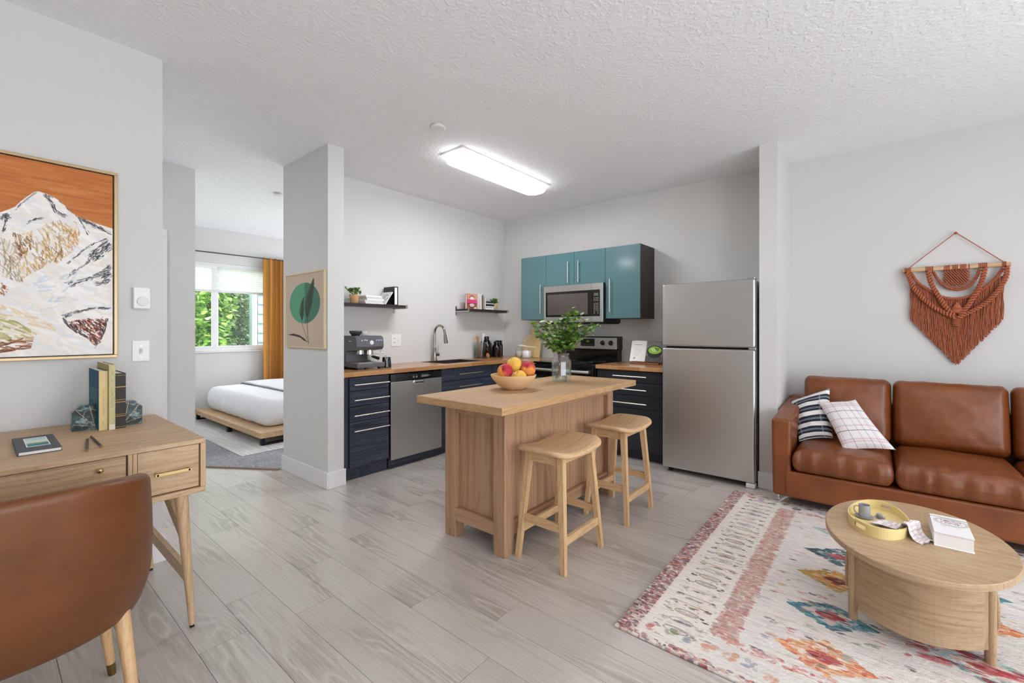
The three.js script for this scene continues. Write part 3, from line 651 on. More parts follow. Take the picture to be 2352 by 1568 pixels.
// ---------------------------------------------------------------- wall shelves and what stands on them
function shelf(label, z0, z1, brackets) {
  const t = thing('wall_shelf', label, 'shelf', [0.11, 1.5, (z0 + z1) / 2]);
  part('board', bx(0.012, 0.22, 1.5, 1.524, z0, z1, 0.002), M.wenge, t);
  for (const z of brackets) part('bracket', [bx(0, 0.005, 1.45, 1.56, z - 0.012, z + 0.012, 0.001), bx(0, 0.222, 1.49, 1.5, z - 0.012, z + 0.012, 0.001), bx(0.22, 0.224, 1.49, 1.53, z - 0.012, z + 0.012, 0.001)], M.nickel, t);
}
shelf('dark wall shelf holding magazines, next to the partition', 1.795, 2.725, [1.81, 2.6]);
shelf('short dark wall shelf holding cookbooks, in the kitchen corner', 0.165, 0.92, [0.905, 0.19]);
{
  // magazines lying flat, a leaning one and an upright binder
  const mag = [['e9e7e3', 0.175, 0.018], ['dcdad6', 0.17, 0.016], ['efeeec', 0.165, 0.02], ['cfcdc9', 0.16, 0.014], ['f2f1ef', 0.15, 0.016]];
  let y = 1.524;
  mag.forEach(([c, w, h], i) => {
    const dz = 0.012 * Math.sin(i * 2.1);
    single('magazine', bx(0.03, 0.2 - i * 0.004, y, y + h - 0.0005, 2.07 + dz, 2.07 + w + dz + 0.03, 0.002), std({ color: parseInt(c, 16), roughness: 0.6 }), ['thick pale magazine at the bottom of the shelf pile', 'second magazine from the bottom of the shelf pile', 'white middle magazine in the shelf pile', 'grey magazine, second from the top of the shelf pile', 'white magazine on top of the shelf pile'][i], 'magazine', 'magazines stacked on the long shelf');
    y += h;
  });
  const cover = canvasTex(256, 256, (g, w, h) => { g.fillStyle = '#eceae6'; g.fillRect(0, 0, w, h); g.fillStyle = '#8f8d8a'; for (let i = 0; i < 8; i++) g.fillRect(20, 30 + i * 26, 120 + 70 * hash2(i, 2, 2), 8); g.strokeStyle = '#3c3b3a'; g.lineWidth = 12; g.beginPath(); g.arc(180, 120, 50, 0, 5); g.stroke(); });
  const lean = bx(0.03, 0.19, -0.004, 0.15, -0.006, 0.006, 0.001); rotated(lean, -0.6); moved(lean, 0, 1.53, 2.045);
  single('magazine', lean, std({ map: cover, roughness: 0.5 }), 'pale magazine leaning between the pile and black binder', 'magazine', 'magazines stacked on the long shelf');
  const b = thing('binder', 'upright black and white photo book at the shelf pile end', 'book', [0.11, 1.524, 1.925]);
  part('cover', [bx(0.02, 0.2, 1.524, 1.712, 1.9, 1.904, 0), bx(0.02, 0.2, 1.524, 1.712, 1.944, 1.948, 0), bx(0.02, 0.024, 1.524, 1.712, 1.904, 1.944, 0), bx(0.195, 0.2, 1.706, 1.712, 1.904, 1.944, 0)], M.black, b);
  part('pages', bx(0.026, 0.194, 1.53, 1.704, 1.907, 1.938, 0), M.paper, b);
  // upright books in the corner shelf
  const front = canvasTex(256, 320, (g, w, h) => {
    g.fillStyle = '#d99a76'; g.fillRect(0, 0, w, h * 0.5); g.fillStyle = '#a85b3c'; g.fillRect(0, h * 0.66, w, h * 0.34); g.fillStyle = '#e2457f'; g.fillRect(0, h * 0.36, w, h * 0.26);
    g.fillStyle = '#e8e4df'; g.beginPath(); g.ellipse(128, 90, 60, 30, 0, 0, 7); g.fill(); g.strokeStyle = '#4a2d22'; g.lineWidth = 12; g.beginPath(); g.arc(128, 96, 62, 3.3, 6.1); g.stroke();
    g.fillStyle = '#d6d2cc'; g.beginPath(); g.ellipse(128, 236, 66, 34, 0, 0, 7); g.fill(); g.strokeStyle = '#2f2320'; g.beginPath(); g.arc(128, 226, 70, 0.1, 3); g.stroke(); g.fillStyle = '#f5f0ec'; g.fillRect(180, 285, 60, 26);
  });
  const k = thing('cookbook', 'orange and pink cookbook facing out on corner shelf', 'book', [0.13, 1.524, 0.78]);
  part('cover', [bx(0.148, 0.152, 1.524, 1.71, 0.69, 0.865, 0), bx(0.118, 0.122, 1.524, 1.71, 0.69, 0.865, 0), bx(0.118, 0.152, 1.524, 1.71, 0.69, 0.694, 0)], std({ color: 0xa85b3c, roughness: 0.5 }), k);
  part('pages', bx(0.122, 0.148, 1.528, 1.706, 0.694, 0.86, 0), M.paper, k);
  part('cover_print', rotated(prep(new THREE.PlaneGeometry(0.17, 0.18)), 0, Math.PI / 2).translate(0.1525, 1.617, 0.778), std({ map: front, roughness: 0.4 }), k);
  let z = 0.684;
  [['f4f2ee', 0.028, 0.19, 'tall white book beside the orange cookbook'], ['b8513c', 0.014, 0.165, 'thin red spine book on the corner shelf'], ['6fb0ac', 0.018, 0.18, 'turquoise spine book on the corner shelf'], ['d8c79a', 0.014, 0.16, 'thin cream yellow book on the corner shelf'], ['f3f1ed', 0.02, 0.15, 'short white book ending the row on the corner shelf']].forEach(([c, w, h, label]) => {
    const bk = thing('book', label, 'book', [0.12, 1.524, z - w / 2], 'upright books on the corner shelf');
    part('cover', [bx(0.04, 0.2, 1.524, 1.524 + h, z - 0.002, z, 0), bx(0.04, 0.2, 1.524, 1.524 + h, z - w, z - w + 0.002, 0), bx(0.197, 0.2, 1.524, 1.524 + h, z - w, z, 0)], std({ color: parseInt(c, 16), roughness: 0.5 }), bk);
    part('pages', bx(0.044, 0.197, 1.527, 1.521 + h, z - w + 0.002, z - 0.002, 0), M.paper, bk);
    z -= w + 0.002;
  });
  y = 1.524;
  [['f1efec', 0.03, 'white book at the bottom of corner shelf stack'], ['efeeee', 0.018, 'white book above the bottom one in corner shelf stack'], ['26282c', 0.022, 'black book in the middle of corner shelf stack'], ['d9dadb', 0.016, 'pale grey book in the corner shelf stack'], ['33373d', 0.02, 'charcoal book topping the corner shelf stack']].forEach(([c, h, label], i) => {
    const bk = thing('book', label, 'book', [0.12, y, 0.49], 'books lying flat on the corner shelf');
    const s = 0.008 * Math.cos(i * 2.3), e = i > 2 ? 0.03 : 0;
    part('cover', [bx(0.05, 0.2, y, y + 0.002, 0.425 + s + e, 0.58 + s, 0), bx(0.05, 0.2, y + h - 0.003, y + h - 0.001, 0.425 + s + e, 0.58 + s, 0), bx(0.197, 0.2, y, y + h - 0.001, 0.425 + s + e, 0.58 + s, 0)], std({ color: parseInt(c, 16), roughness: 0.5 }), bk);
    part('pages', bx(0.055, 0.197, y + 0.002, y + h - 0.003, 0.43 + s + e, 0.575 + s, 0), M.paper, bk);
    y += h;
  });
}
// leaves built one by one for small and large plants
const leafShape = (() => {
  const g = new THREE.BufferGeometry(), p = [];
  const a = [0, 0, 0], m1 = [0, 0.03, 0.35], m2 = [0, 0.02, 0.7], tip = [0, -0.04, 1], l1 = [-0.3, 0.07, 0.3], r1 = [0.3, 0.07, 0.3], l2 = [-0.25, 0.05, 0.68], r2 = [0.25, 0.05, 0.68];
  for (const t of [[a, m1, l1], [a, r1, m1], [l1, m1, l2], [m1, m2, l2], [m1, r1, r2], [m1, r2, m2], [l2, m2, tip], [m2, r2, tip]]) for (const q of t) p.push(...q);
  g.setAttribute('position', new THREE.Float32BufferAttribute(p, 3)); g.computeVertexNormals(); return prep(g);
})();
const leafMats = [0x7aa63c, 0x649036, 0x93ba52, 0x517d2e].map((c) => phys({ color: c, roughness: 0.55, transmission: 0.25, thickness: 0, side: THREE.DoubleSide }));
function pottedPlant(label, x, y, z, potColor, r0, r1, h, spread, up, n, size) {
  const t = thing('potted_plant', label, 'plant', [x, y, z]);
  part('pot', lathe([[0.001, 0], [r0, 0], [r1, h * 0.82], [r1 * 1.08, h * 0.82], [r1 * 1.08, h], [r1 * 0.95, h], [r1 * 0.92, h * 0.86], [0.001, h * 0.86]], x, y, z, 28), std({ color: potColor, roughness: 0.8 }), t);
  part('soil', lathe([[r1 * 0.92, 0], [0.001, 0.004]], x, y + h * 0.88, z, 16), std({ color: 0x3a2c22, roughness: 1 }), t);
  const stems = [];
  for (let i = 0; i < n / 4; i++) {
    const a = rnd() * 6.28, e = V(x + Math.cos(a) * spread * rr(0.3, 1) * 0.6, y + h + up * rr(0.3, 1), z + Math.sin(a) * spread * rr(0.3, 1));
    stems.push(rod(V(x, y + h * 0.88, z), e, 0.0016, 0.001, 5));
    for (let k = 0; k < 4; k++) {
      const f = rr(0.55, 1.05), g = leafShape.clone(); g.scale(size, size, size * rr(0.8, 1.2)); rotated(g, rr(-0.9, 0.3), rnd() * 6.28, rr(-0.4, 0.4));
      g.translate(mix(x, e.x, f), mix(y + h, e.y, f), mix(z, e.z, f));
      part('leaf', g, leafMats[Math.floor(rnd() * 4)], t);
    }
  }
  part('stem', stems, leafMats[3], t);
}
pottedPlant('trailing green plant in tan pot on the long shelf', 0.11, 1.524, 2.34, 0xd5a978, 0.036, 0.043, 0.085, 0.12, 0.075, 80, 0.034);
pottedPlant('round bushy green plant in beige pot on the corner shelf', 0.12, 1.524, 0.33, 0xd9b48c, 0.028, 0.04, 0.085, 0.062, 0.07, 96, 0.036);

// ---------------------------------------------------------------- things on the worktop
{
  const gun = std({ color: 0x6a6b6f, metalness: 0.3, roughness: 0.42 }), gun2 = std({ color: 0x46474b, metalness: 0.3, roughness: 0.5 });
  const t = thing('espresso_machine', 'dark grey espresso machine at left end of worktop', 'coffee machine', [0.28, 0.914, 2.366]);
  const prof = [[0.1, 0.925], [0.1, 1.215], [0.385, 1.215], [0.415, 1.2], [0.425, 1.12], [0.40, 1.09], [0.25, 1.075], [0.25, 0.975], [0.1, 0.975]];
  const g = extrude(prof.map(([x, y]) => [x, y]), 0.278, 0.002);
  part('body', moved(g, 0, 0, 2.227), gun, t);
  part('drip_tray', bx(0.1, 0.445, 0.93, 0.972, 2.222, 2.51, 0.008, 2), gun, t);
  part('foot', [bx(0.4, 0.44, 0.914, 0.932, 2.44, 2.5, 0.003), bx(0.4, 0.44, 0.914, 0.932, 2.23, 2.28, 0.003), bx(0.11, 0.15, 0.914, 0.932, 2.24, 2.5, 0.003)], gun2, t);
  part('drip_grate', bx(0.27, 0.43, 0.972, 0.976, 2.245, 2.49, 0.001), M.nickel, t);
  part('bean_hopper', lathe([[0.001, 0], [0.036, 0], [0.04, 0.012], [0.056, 0.03], [0.057, 0.046], [0.001, 0.048]], 0.3, 1.216, 2.44, 28), std({ color: 0x3a3b40, roughness: 0.25 }), t);
  part('group_head', [rod(V(0.34, 1.085, 2.42), V(0.34, 1.05, 2.42), 0.03, 0.032, 20), rod(V(0.34, 1.085, 2.325), V(0.34, 1.045, 2.325), 0.034, 0.036, 20)], M.chrome, t);
  part('spout', [rod(V(0.34, 1.035, 2.33), V(0.34, 0.995, 2.33), 0.024, 0.014, 14)], M.chrome, t);
  part('portafilter_handle', rod(V(0.36, 1.035, 2.33), V(0.46, 1.01, 2.305), 0.011, 0.015, 14), M.black, t);
  part('steam_wand', tube([V(0.4, 1.09, 2.25), V(0.41, 1.06, 2.24), V(0.42, 1.055, 2.22), V(0.425, 1.03, 2.21), V(0.425, 0.985, 2.2)], 0.005, 20, 8), M.chrome, t);
  const gauge = rotated(lathe([[0.001, 0.008], [0.018, 0.008], [0.02, 0.004], [0.02, 0], [0.001, 0]], 0, 0, 0, 24), 0, 0, -Math.PI / 2);
  part('gauge', moved(gauge, 0.42, 1.155, 2.352), M.ceramicWhite, t);
  const btn = (z) => rotated(lathe([[0.001, 0.005], [0.007, 0.005], [0.008, 0]], 0, 0, 0, 14), 0, 0, -Math.PI / 2).translate(0.419, 1.175, z);
  for (const z of [2.45, 2.3, 2.275, 2.25]) part('button', btn(z), std({ color: 0xb9a8e6, roughness: 0.3 }), t);
  for (const z of [2.42, 2.4]) part('button', btn(z), M.chrome, t);
  part('side_mark', bx(0.3, 0.335, 1.165, 1.172, 2.5065, 2.5075, 0), M.ceramicWhite, t);
  const cupProf = [[0.001, 0], [0.026, 0], [0.034, 0.04], [0.032, 0.04], [0.024, 0.004], [0.001, 0.004]];
  single('espresso_cup', lathe(cupProf, 0.26, 1.217, 2.33, 24), M.ceramicWhite, 'white espresso cup on top of the espresso machine', 'cup');
  single('coffee_bowl', lathe([[0.001, 0], [0.025, 0], [0.03, 0.006], [0.05, 0.035], [0.056, 0.068], [0.053, 0.068], [0.046, 0.035], [0.001, 0.012]], 0.36, 0.977, 2.29, 28), M.ceramicWhite, 'white bowl-shaped cup under the espresso spout', 'cup');
  const j = thing('milk_pitcher', 'shiny dark steel milk pitcher beside the espresso machine', 'pitcher', [0.36, 0.914, 2.15]);
  const dk2 = std({ color: 0x55565a, metalness: 1, roughness: 0.18 });
  part('jug', lathe([[0.001, 0], [0.043, 0], [0.045, 0.006], [0.041, 0.06], [0.038, 0.095], [0.036, 0.095], [0.04, 0.01], [0.001, 0.004]], 0.36, 0.914, 2.15, 28), dk2, j);
  part('handle', tube([V(0.395, 0.995, 2.155), V(0.425, 0.985, 2.16), V(0.425, 0.945, 2.16), V(0.4, 0.93, 2.155)], 0.005, 16, 8), dk2, j);
}
{
  // glass crock of wooden utensils
  const x = 0.1, z = 0.58, t = thing('utensil_jar', 'clear glass jar of wooden spoons beside the black canisters', 'jar', [x, 0.914, z]);
  part('glass', lathe([[0.001, 0], [0.07, 0], [0.073, 0.006], [0.073, 0.2], [0.069, 0.2], [0.069, 0.008], [0.001, 0.008]], x, 0.914, z, 32), phys({ color: 0xeef6f2, roughness: 0.03, transmission: 1, thickness: 0.01, ior: 1.4 }), t);
  const wd = (c) => std({ map: oakTex, color: c, roughness: 0.6 });
  const ut = (dx, dz, ex, ez, h, blade, label, mat) => {
    const a = V(x + dx, 0.925, z + dz), b = V(x + ex, 0.925 + h, z + ez), o = thing('utensil', label, 'utensil', [x + dx, 0.925, z + dz], 'utensils in the glass jar');
    const m = a.clone().lerp(b, 0.68); part('shaft', rod(a, m, 0.005, 0.0055, 8), mat, o);
    part('blade', bar(m, b, 0.012, 0.008, blade, 0.006, V(0, 0, 1)), mat, o);
  };
  ut(0.02, 0.0, -0.01, 0.06, 0.27, 0.035, 'wooden spoon leaning left in the utensil jar', wd(0xf0d6b0));
  ut(-0.02, 0.02, 0.02, 0.045, 0.26, 0.03, 'pale wooden fork leaning left of centre in the jar', wd(0xffe9c8));
  ut(0.01, -0.02, 0.03, -0.03, 0.3, 0.05, 'white spatula standing in the middle of the jar', M.ceramicWhite);
  ut(0.0, 0.02, 0.0, -0.07, 0.3, 0.034, 'wooden spatula leaning right in the utensil jar', wd(0xe8c79a));
  ut(0.035, -0.005, 0.03, 0.01, 0.2, 0.026, 'dark grey handled tool at the front of the jar', std({ color: 0x4a5054, roughness: 0.5 }));
  single('wooden_disc', rotated(lathe([[0.001, 0.006], [0.03, 0.006], [0.032, 0.003], [0.03, 0], [0.001, 0]], 0, 0, 0, 28), 0, 0, -1.3).translate(0.185, 0.946, 0.53), wd(0xd9a878), 'small round wooden disc leaning on the utensil jar', 'coaster');
  // black canisters
  const can = (label, cx, cz, r, h, neck) => single('canister', lathe([[0.001, 0], [r, 0], [r, h * 0.62], [r * 0.98, h * 0.68], [neck, h * 0.86], [neck, h * 0.89], [neck * 1.08, h * 0.9], [neck * 1.08, h], [0.001, h]], cx, 0.914, cz, 32), phys({ color: 0x0c0d10, roughness: 0.12, clearcoat: 0.5 }), label, 'canister', 'black canisters in the kitchen corner');
  can('front black canister in the kitchen corner', 0.13, 0.3, 0.062, 0.205, 0.036);
  can('tallest black canister, behind the others in the corner', 0.07, 0.428, 0.066, 0.27, 0.032);
  can('black canister furthest right, in the wall corner', 0.065, 0.185, 0.06, 0.215, 0.046);
  // storage jars
  const jar = (label, cx, cz, r, h, fill, fh) => {
    const o = thing('glass_jar', label, 'jar', [cx, 0.914, cz]);
    part('glass', lathe([[0.001, 0], [r, 0], [r * 1.02, 0.01], [r, h * 0.7], [r * 0.78, h * 0.88], [r * 0.8, h], [r * 0.76, h], [r * 0.74, h * 0.88], [r * 0.95, h * 0.69], [r * 0.95, 0.006], [0.001, 0.006]], cx, 0.914, cz, 28), M.glass, o);
    part('contents', lathe([[0.001, 0], [r * 0.94, 0], [r * 0.94, fh], [0.001, fh + 0.006]], cx, 0.9205, cz, 24), fill, o);
  };
  jar('glass jar of pale grain left of the sugar jar', 0.44, 0.2, 0.058, 0.135, std({ color: 0xc9bfb0, roughness: 0.95 }), 0.075);
  jar('glass jar of white sugar in front of the cutting boards', 0.57, 0.225, 0.06, 0.13, std({ color: 0xf4f5f8, roughness: 0.95 }), 0.085);
  const sp = [V(0.43, 1.06, 0.22), V(0.55, 1.06, 0.22), V(0.7, 1.052, 0.2)];
  const sm = std({ color: 0xe8dcc0, roughness: 0.6 }), so = thing('mixing_spoon', 'cream wooden spoon resting across the glass jars', 'spoon', [0.55, 1.05, 0.19]);
  part('shaft', rod(sp[1], sp[2], 0.008, 0.006, 10), sm, so);
  const bowl = prep(new THREE.SphereGeometry(0.03, 20, 12)); bowl.scale(2.2, 0.5, 0.9); part('bowl', moved(bowl, 0.49, 1.066, 0.22), sm, so);
  // cutting boards against the wall
  const board = (label, x0, x1, h, hw, hh, z, lean, c) => {
    const cx = (x0 + x1) / 2, w = x1 - x0;
    const pts = [[-w / 2, 0], [w / 2, 0], [w / 2, h], [hw, h + 0.012], [hw, h + hh], [-hw, h + hh], [-hw, h + 0.012], [-w / 2, h]];
    const g = extrude(pts, 0.014, 0.002); rotated(g, -lean); moved(g, cx, 0.916, z);
    single('cutting_board', boxUV(g, 'y', 2, 1, rnd(), rnd()), std({ color: c, roughness: 0.6, bumpMap: grainBump, bumpScale: 0.0005 }), label, 'cutting board', 'cutting boards leaning on the kitchen wall');
  };
  board('shorter pale cutting board, furthest left behind the jars', 0.36, 0.52, 0.215, 0.03, 0.04, 0.035, 0.1, 0xefd9a6);
  board('tall cutting board with long handle behind the jars', 0.44, 0.62, 0.28, 0.03, 0.085, 0.072, 0.14, 0xe9cf9c);
  board('narrow cutting board at the right behind the sugar jar', 0.59, 0.685, 0.22, 0.02, 0.03, 0.105, 0.18, 0xe6c78c);
}
// open recipe book on its stand
{
  const t = thing('recipe_book', 'open cookbook showing green soup, propped beside the fridge', 'book', [2.09, 0.914, 0.17]);
  const L = canvasTex(256, 320, (g, w, h) => { g.fillStyle = '#fbfaf8'; g.fillRect(0, 0, w, h); g.fillStyle = '#8c8c8c'; g.fillRect(60, 62, 130, 7); g.fillStyle = '#c4c4c4'; for (let i = 0; i < 9; i++) g.fillRect(60, 96 + i * 17, 80 + 60 * hash2(i, 8, 3), 4); g.fillStyle = '#7fa352'; for (let i = 0; i < 5; i++) { g.beginPath(); g.ellipse(80 + 14 * Math.cos(i * 1.25), 272 + 10 * Math.sin(i * 1.25), 12, 5, i * 1.25, 0, 7); g.fill(); } });
  const R = canvasTex(256, 320, (g, w, h) => {
    g.fillStyle = '#7e7f7d'; g.fillRect(0, 0, w, h); g.fillStyle = '#55504c'; g.fillRect(0, 230, w, 90);
    g.fillStyle = '#17181a'; g.beginPath(); g.ellipse(140, 150, 126, 78, 0, 0, 7); g.fill(); g.beginPath(); g.moveTo(16, 160); g.bezierCurveTo(40, 300, 240, 300, 264, 160); g.fill();
    g.fillStyle = '#9ccb3e'; g.beginPath(); g.ellipse(142, 142, 104, 58, 0, 0, 7); g.fill(); g.fillStyle = '#e9f2cf'; g.beginPath(); g.ellipse(130, 140, 40, 20, 0.3, 0, 7); g.fill(); g.fillStyle = '#9ccb3e'; g.beginPath(); g.ellipse(130, 142, 22, 9, 0.3, 0, 7); g.fill();
    g.fillStyle = '#3f8a2c'; for (let i = 0; i < 8; i++) { g.beginPath(); g.ellipse(176 + 20 * Math.cos(i), 126 + 15 * Math.sin(i * 1.7), 15, 8, i, 0, 7); g.fill(); }
  });
  const page = (x0, x1, bow, name, map) => {
    const g = new THREE.PlaneGeometry(x1 - x0, 0.225, 10, 1), p = g.attributes.position;
    for (let i = 0; i < p.count; i++) p.setZ(i, 0.012 * Math.sin(((p.getX(i) / (x1 - x0)) + 0.5) * Math.PI) * bow);
    g.computeVertexNormals(); const q = prep(g); rotated(q, -0.32); moved(q, (x0 + x1) / 2, 1.046, 0.19); part(name, q, std({ map, roughness: 0.6, side: THREE.DoubleSide }), t);
  };
  const block = (x0, x1) => { const g = bx(x0, x1, -0.112, 0.112, -0.016, -0.003, 0.001); rotated(g, -0.32); return moved(g, 0, 1.046, 0.19); };
  part('pages', [block(1.955, 2.12), block(2.122, 2.29)], M.paper, t);
  page(1.953, 2.121, 1, 'left_page', L); page(2.121, 2.292, 1, 'right_page', R);
  part('stand', [bx(1.97, 2.28, 0.914, 0.932, 0.17, 0.26, 0.003), (() => { const g = bx(2.0, 2.25, -0.11, 0.08, -0.03, -0.018, 0.002); rotated(g, -0.32); return moved(g, 0, 1.046, 0.19); })()], std({ map: oakTex, color: 0xb98a62, roughness: 0.5 }), t);
}

// ---------------------------------------------------------------- island with its bowl and vase
{
  const t = thing('kitchen_island', 'wooden kitchen island with thick overhanging top and panelled sides', 'island', [2.15, 0, 2.13]);
  const X0 = 1.905, X1 = 2.393, Z0 = 1.48, Z1 = 2.79, P = 0.085, T = 0.838;
  const I = (g, gr) => boxUV(g, gr, 1.1, 1.1, rnd(), rnd());
  part('top', boxUV(bx(1.863, 2.537, T, 0.88, 1.378, 2.978, 0.003), 'z', 2, 1, 0.3, 0.2), M.islandTop, t);
  for (const [x, z] of [[X0, Z0], [X1 - P, Z0], [X0, Z1 - P], [X1 - P, Z1 - P]]) part('post', I(bx(x, x + P, 0, T, z, z + P, 0.003), 'y'), M.island, t);
  const zf = Z1 - 0.012, xf = X1 - 0.012;
  for (const z of [zf, Z0 + 0.012]) {
    part('top_rail', I(bx(X0 + P, X1 - P, 0.765, T, z - 0.02, z + 0.006, 0.003), 'x'), M.island, t);
    part('bottom_rail', I(bx(X0 + P, X1 - P, 0.105, 0.18, z - 0.02, z + 0.008, 0.003), 'x'), M.island, t);
    part('panel', I(bx(X0 + P - 0.01, X1 - P + 0.01, 0.11, T, z - (z > 2 ? 0.03 : -0.03) - 0.004, z - (z > 2 ? 0.03 : -0.03) + 0.004, 0), 'y'), M.island, t);
  }
  for (const x of [xf, X0 + 0.012]) {
    part('top_rail', I(bx(x - 0.02, x + 0.008, 0.775, T, Z0 + P, Z1 - P, 0.003), 'z'), M.island, t);
    part('bottom_rail', I(bx(x - 0.02, x + 0.008, 0.105, 0.18, Z0 + P, Z1 - P, 0.003), 'z'), M.island, t);
    part('panel', I(bx(x - (x > 2.1 ? 0.03 : -0.03) - 0.004, x - (x > 2.1 ? 0.03 : -0.03) + 0.004, 0.11, T, Z0 + P - 0.01, Z1 - P + 0.01, 0), 'y'), M.island, t);
  }
  // fruit bowl
  const bc = V(2.125, 0.88, 2.385);
  single('fruit_bowl', lathe([[0.001, 0], [0.06, 0], [0.068, 0.004], [0.105, 0.03], [0.14, 0.07], [0.153, 0.094], [0.15, 0.097], [0.146, 0.095], [0.13, 0.068], [0.09, 0.028], [0.05, 0.012], [0.001, 0.01]], bc.x, bc.y, bc.z, 56), std({ color: 0xe6c394, roughness: 0.55 }), 'pale wooden bowl of peaches on the island', 'bowl');
  const peachTex = dataTex(256, 256, (u, v) => {
    const n = fbm(u * 5, v * 5, 5, 5, 7, 4), s = fbm(u * 20, v * 3, 20, 3, 9, 3), m = clamp(0.5 + 0.9 * Math.sin(u * 6.283) + (n - 0.5) * 1.6);
    return mix3(mix3([238, 176, 72], [222, 128, 62], clamp(s)), [186, 44, 66], clamp(m * 1.25 - 0.12));
  });
  const yellowTex = dataTex(256, 256, (u, v) => { const n = fbm(u * 5, v * 5, 5, 5, 27, 4), s = fbm(u * 24, v * 3, 24, 3, 9, 3); return mix3([236, 190, 84], [214, 128, 52], clamp((n - 0.45) * 1.6 + (s - 0.5))); });
  const pm = std({ map: peachTex, roughness: 0.75 }), ym = std({ map: yellowTex, roughness: 0.75 });
  const Rv = V(0.7714, 0, -0.6363), Fv = V(-0.6363, 0, -0.7714);
  const peach = (label, r, right, fwd, y, turn, tilt, mat) => {
    const c = bc.clone().addScaledVector(Rv, right).addScaledVector(Fv, fwd); c.y = y;
    const t2 = thing('peach', label, 'peach', [c.x, c.y, c.z], 'peaches in the wooden bowl');
    const g = new THREE.SphereGeometry(r, 36, 24), p = g.attributes.position, q = V();
    for (let i = 0; i < p.count; i++) {
      q.fromBufferAttribute(p, i); const a = Math.atan2(q.z, q.x), pol = Math.hypot(q.x, q.z) / r;
      const groove = 1 - 0.07 * Math.exp(-(a * a) / 0.03) * pol; const dimple = q.y > 0 ? 1 - 0.22 * Math.exp(-(pol * pol) / 0.06) : 1;
      q.set(q.x * groove, q.y * 0.94 * dimple, q.z * groove); p.setXYZ(i, q.x, q.y, q.z);
    }
    g.computeVertexNormals(); const b = shade(new THREE.Mesh(prep(g), mat)); b.name = 'fruit'; t2.add(b);
    const st = shade(new THREE.Mesh(rod(V(0, r * 0.7, 0), V(0.002, r * 0.82, 0), 0.004, 0.003, 6), M.brassDark)); st.name = 'stalk'; t2.add(st);
    t2.rotation.set(tilt, turn, 0.3);
  };
  peach('red peach at the left of the fruit bowl', 0.052, -0.055, -0.03, 1.0, 2.2, 0.9, pm);
  peach('yellow peach at the top back of the fruit bowl', 0.053, 0.006, 0.05, 1.038, 0.4, 0.4, ym);
  peach('red and yellow peach at the right of the fruit bowl', 0.052, 0.098, 0.03, 1.008, 3.4, 1.2, pm);
  peach('small orange peach low at the front of the fruit bowl', 0.046, 0.04, -0.065, 0.966, 1.1, 0.3, ym);
  peach('orange peach mostly hidden at the back of the bowl', 0.048, -0.055, 0.065, 0.985, 0.2, 0.2, ym);
}
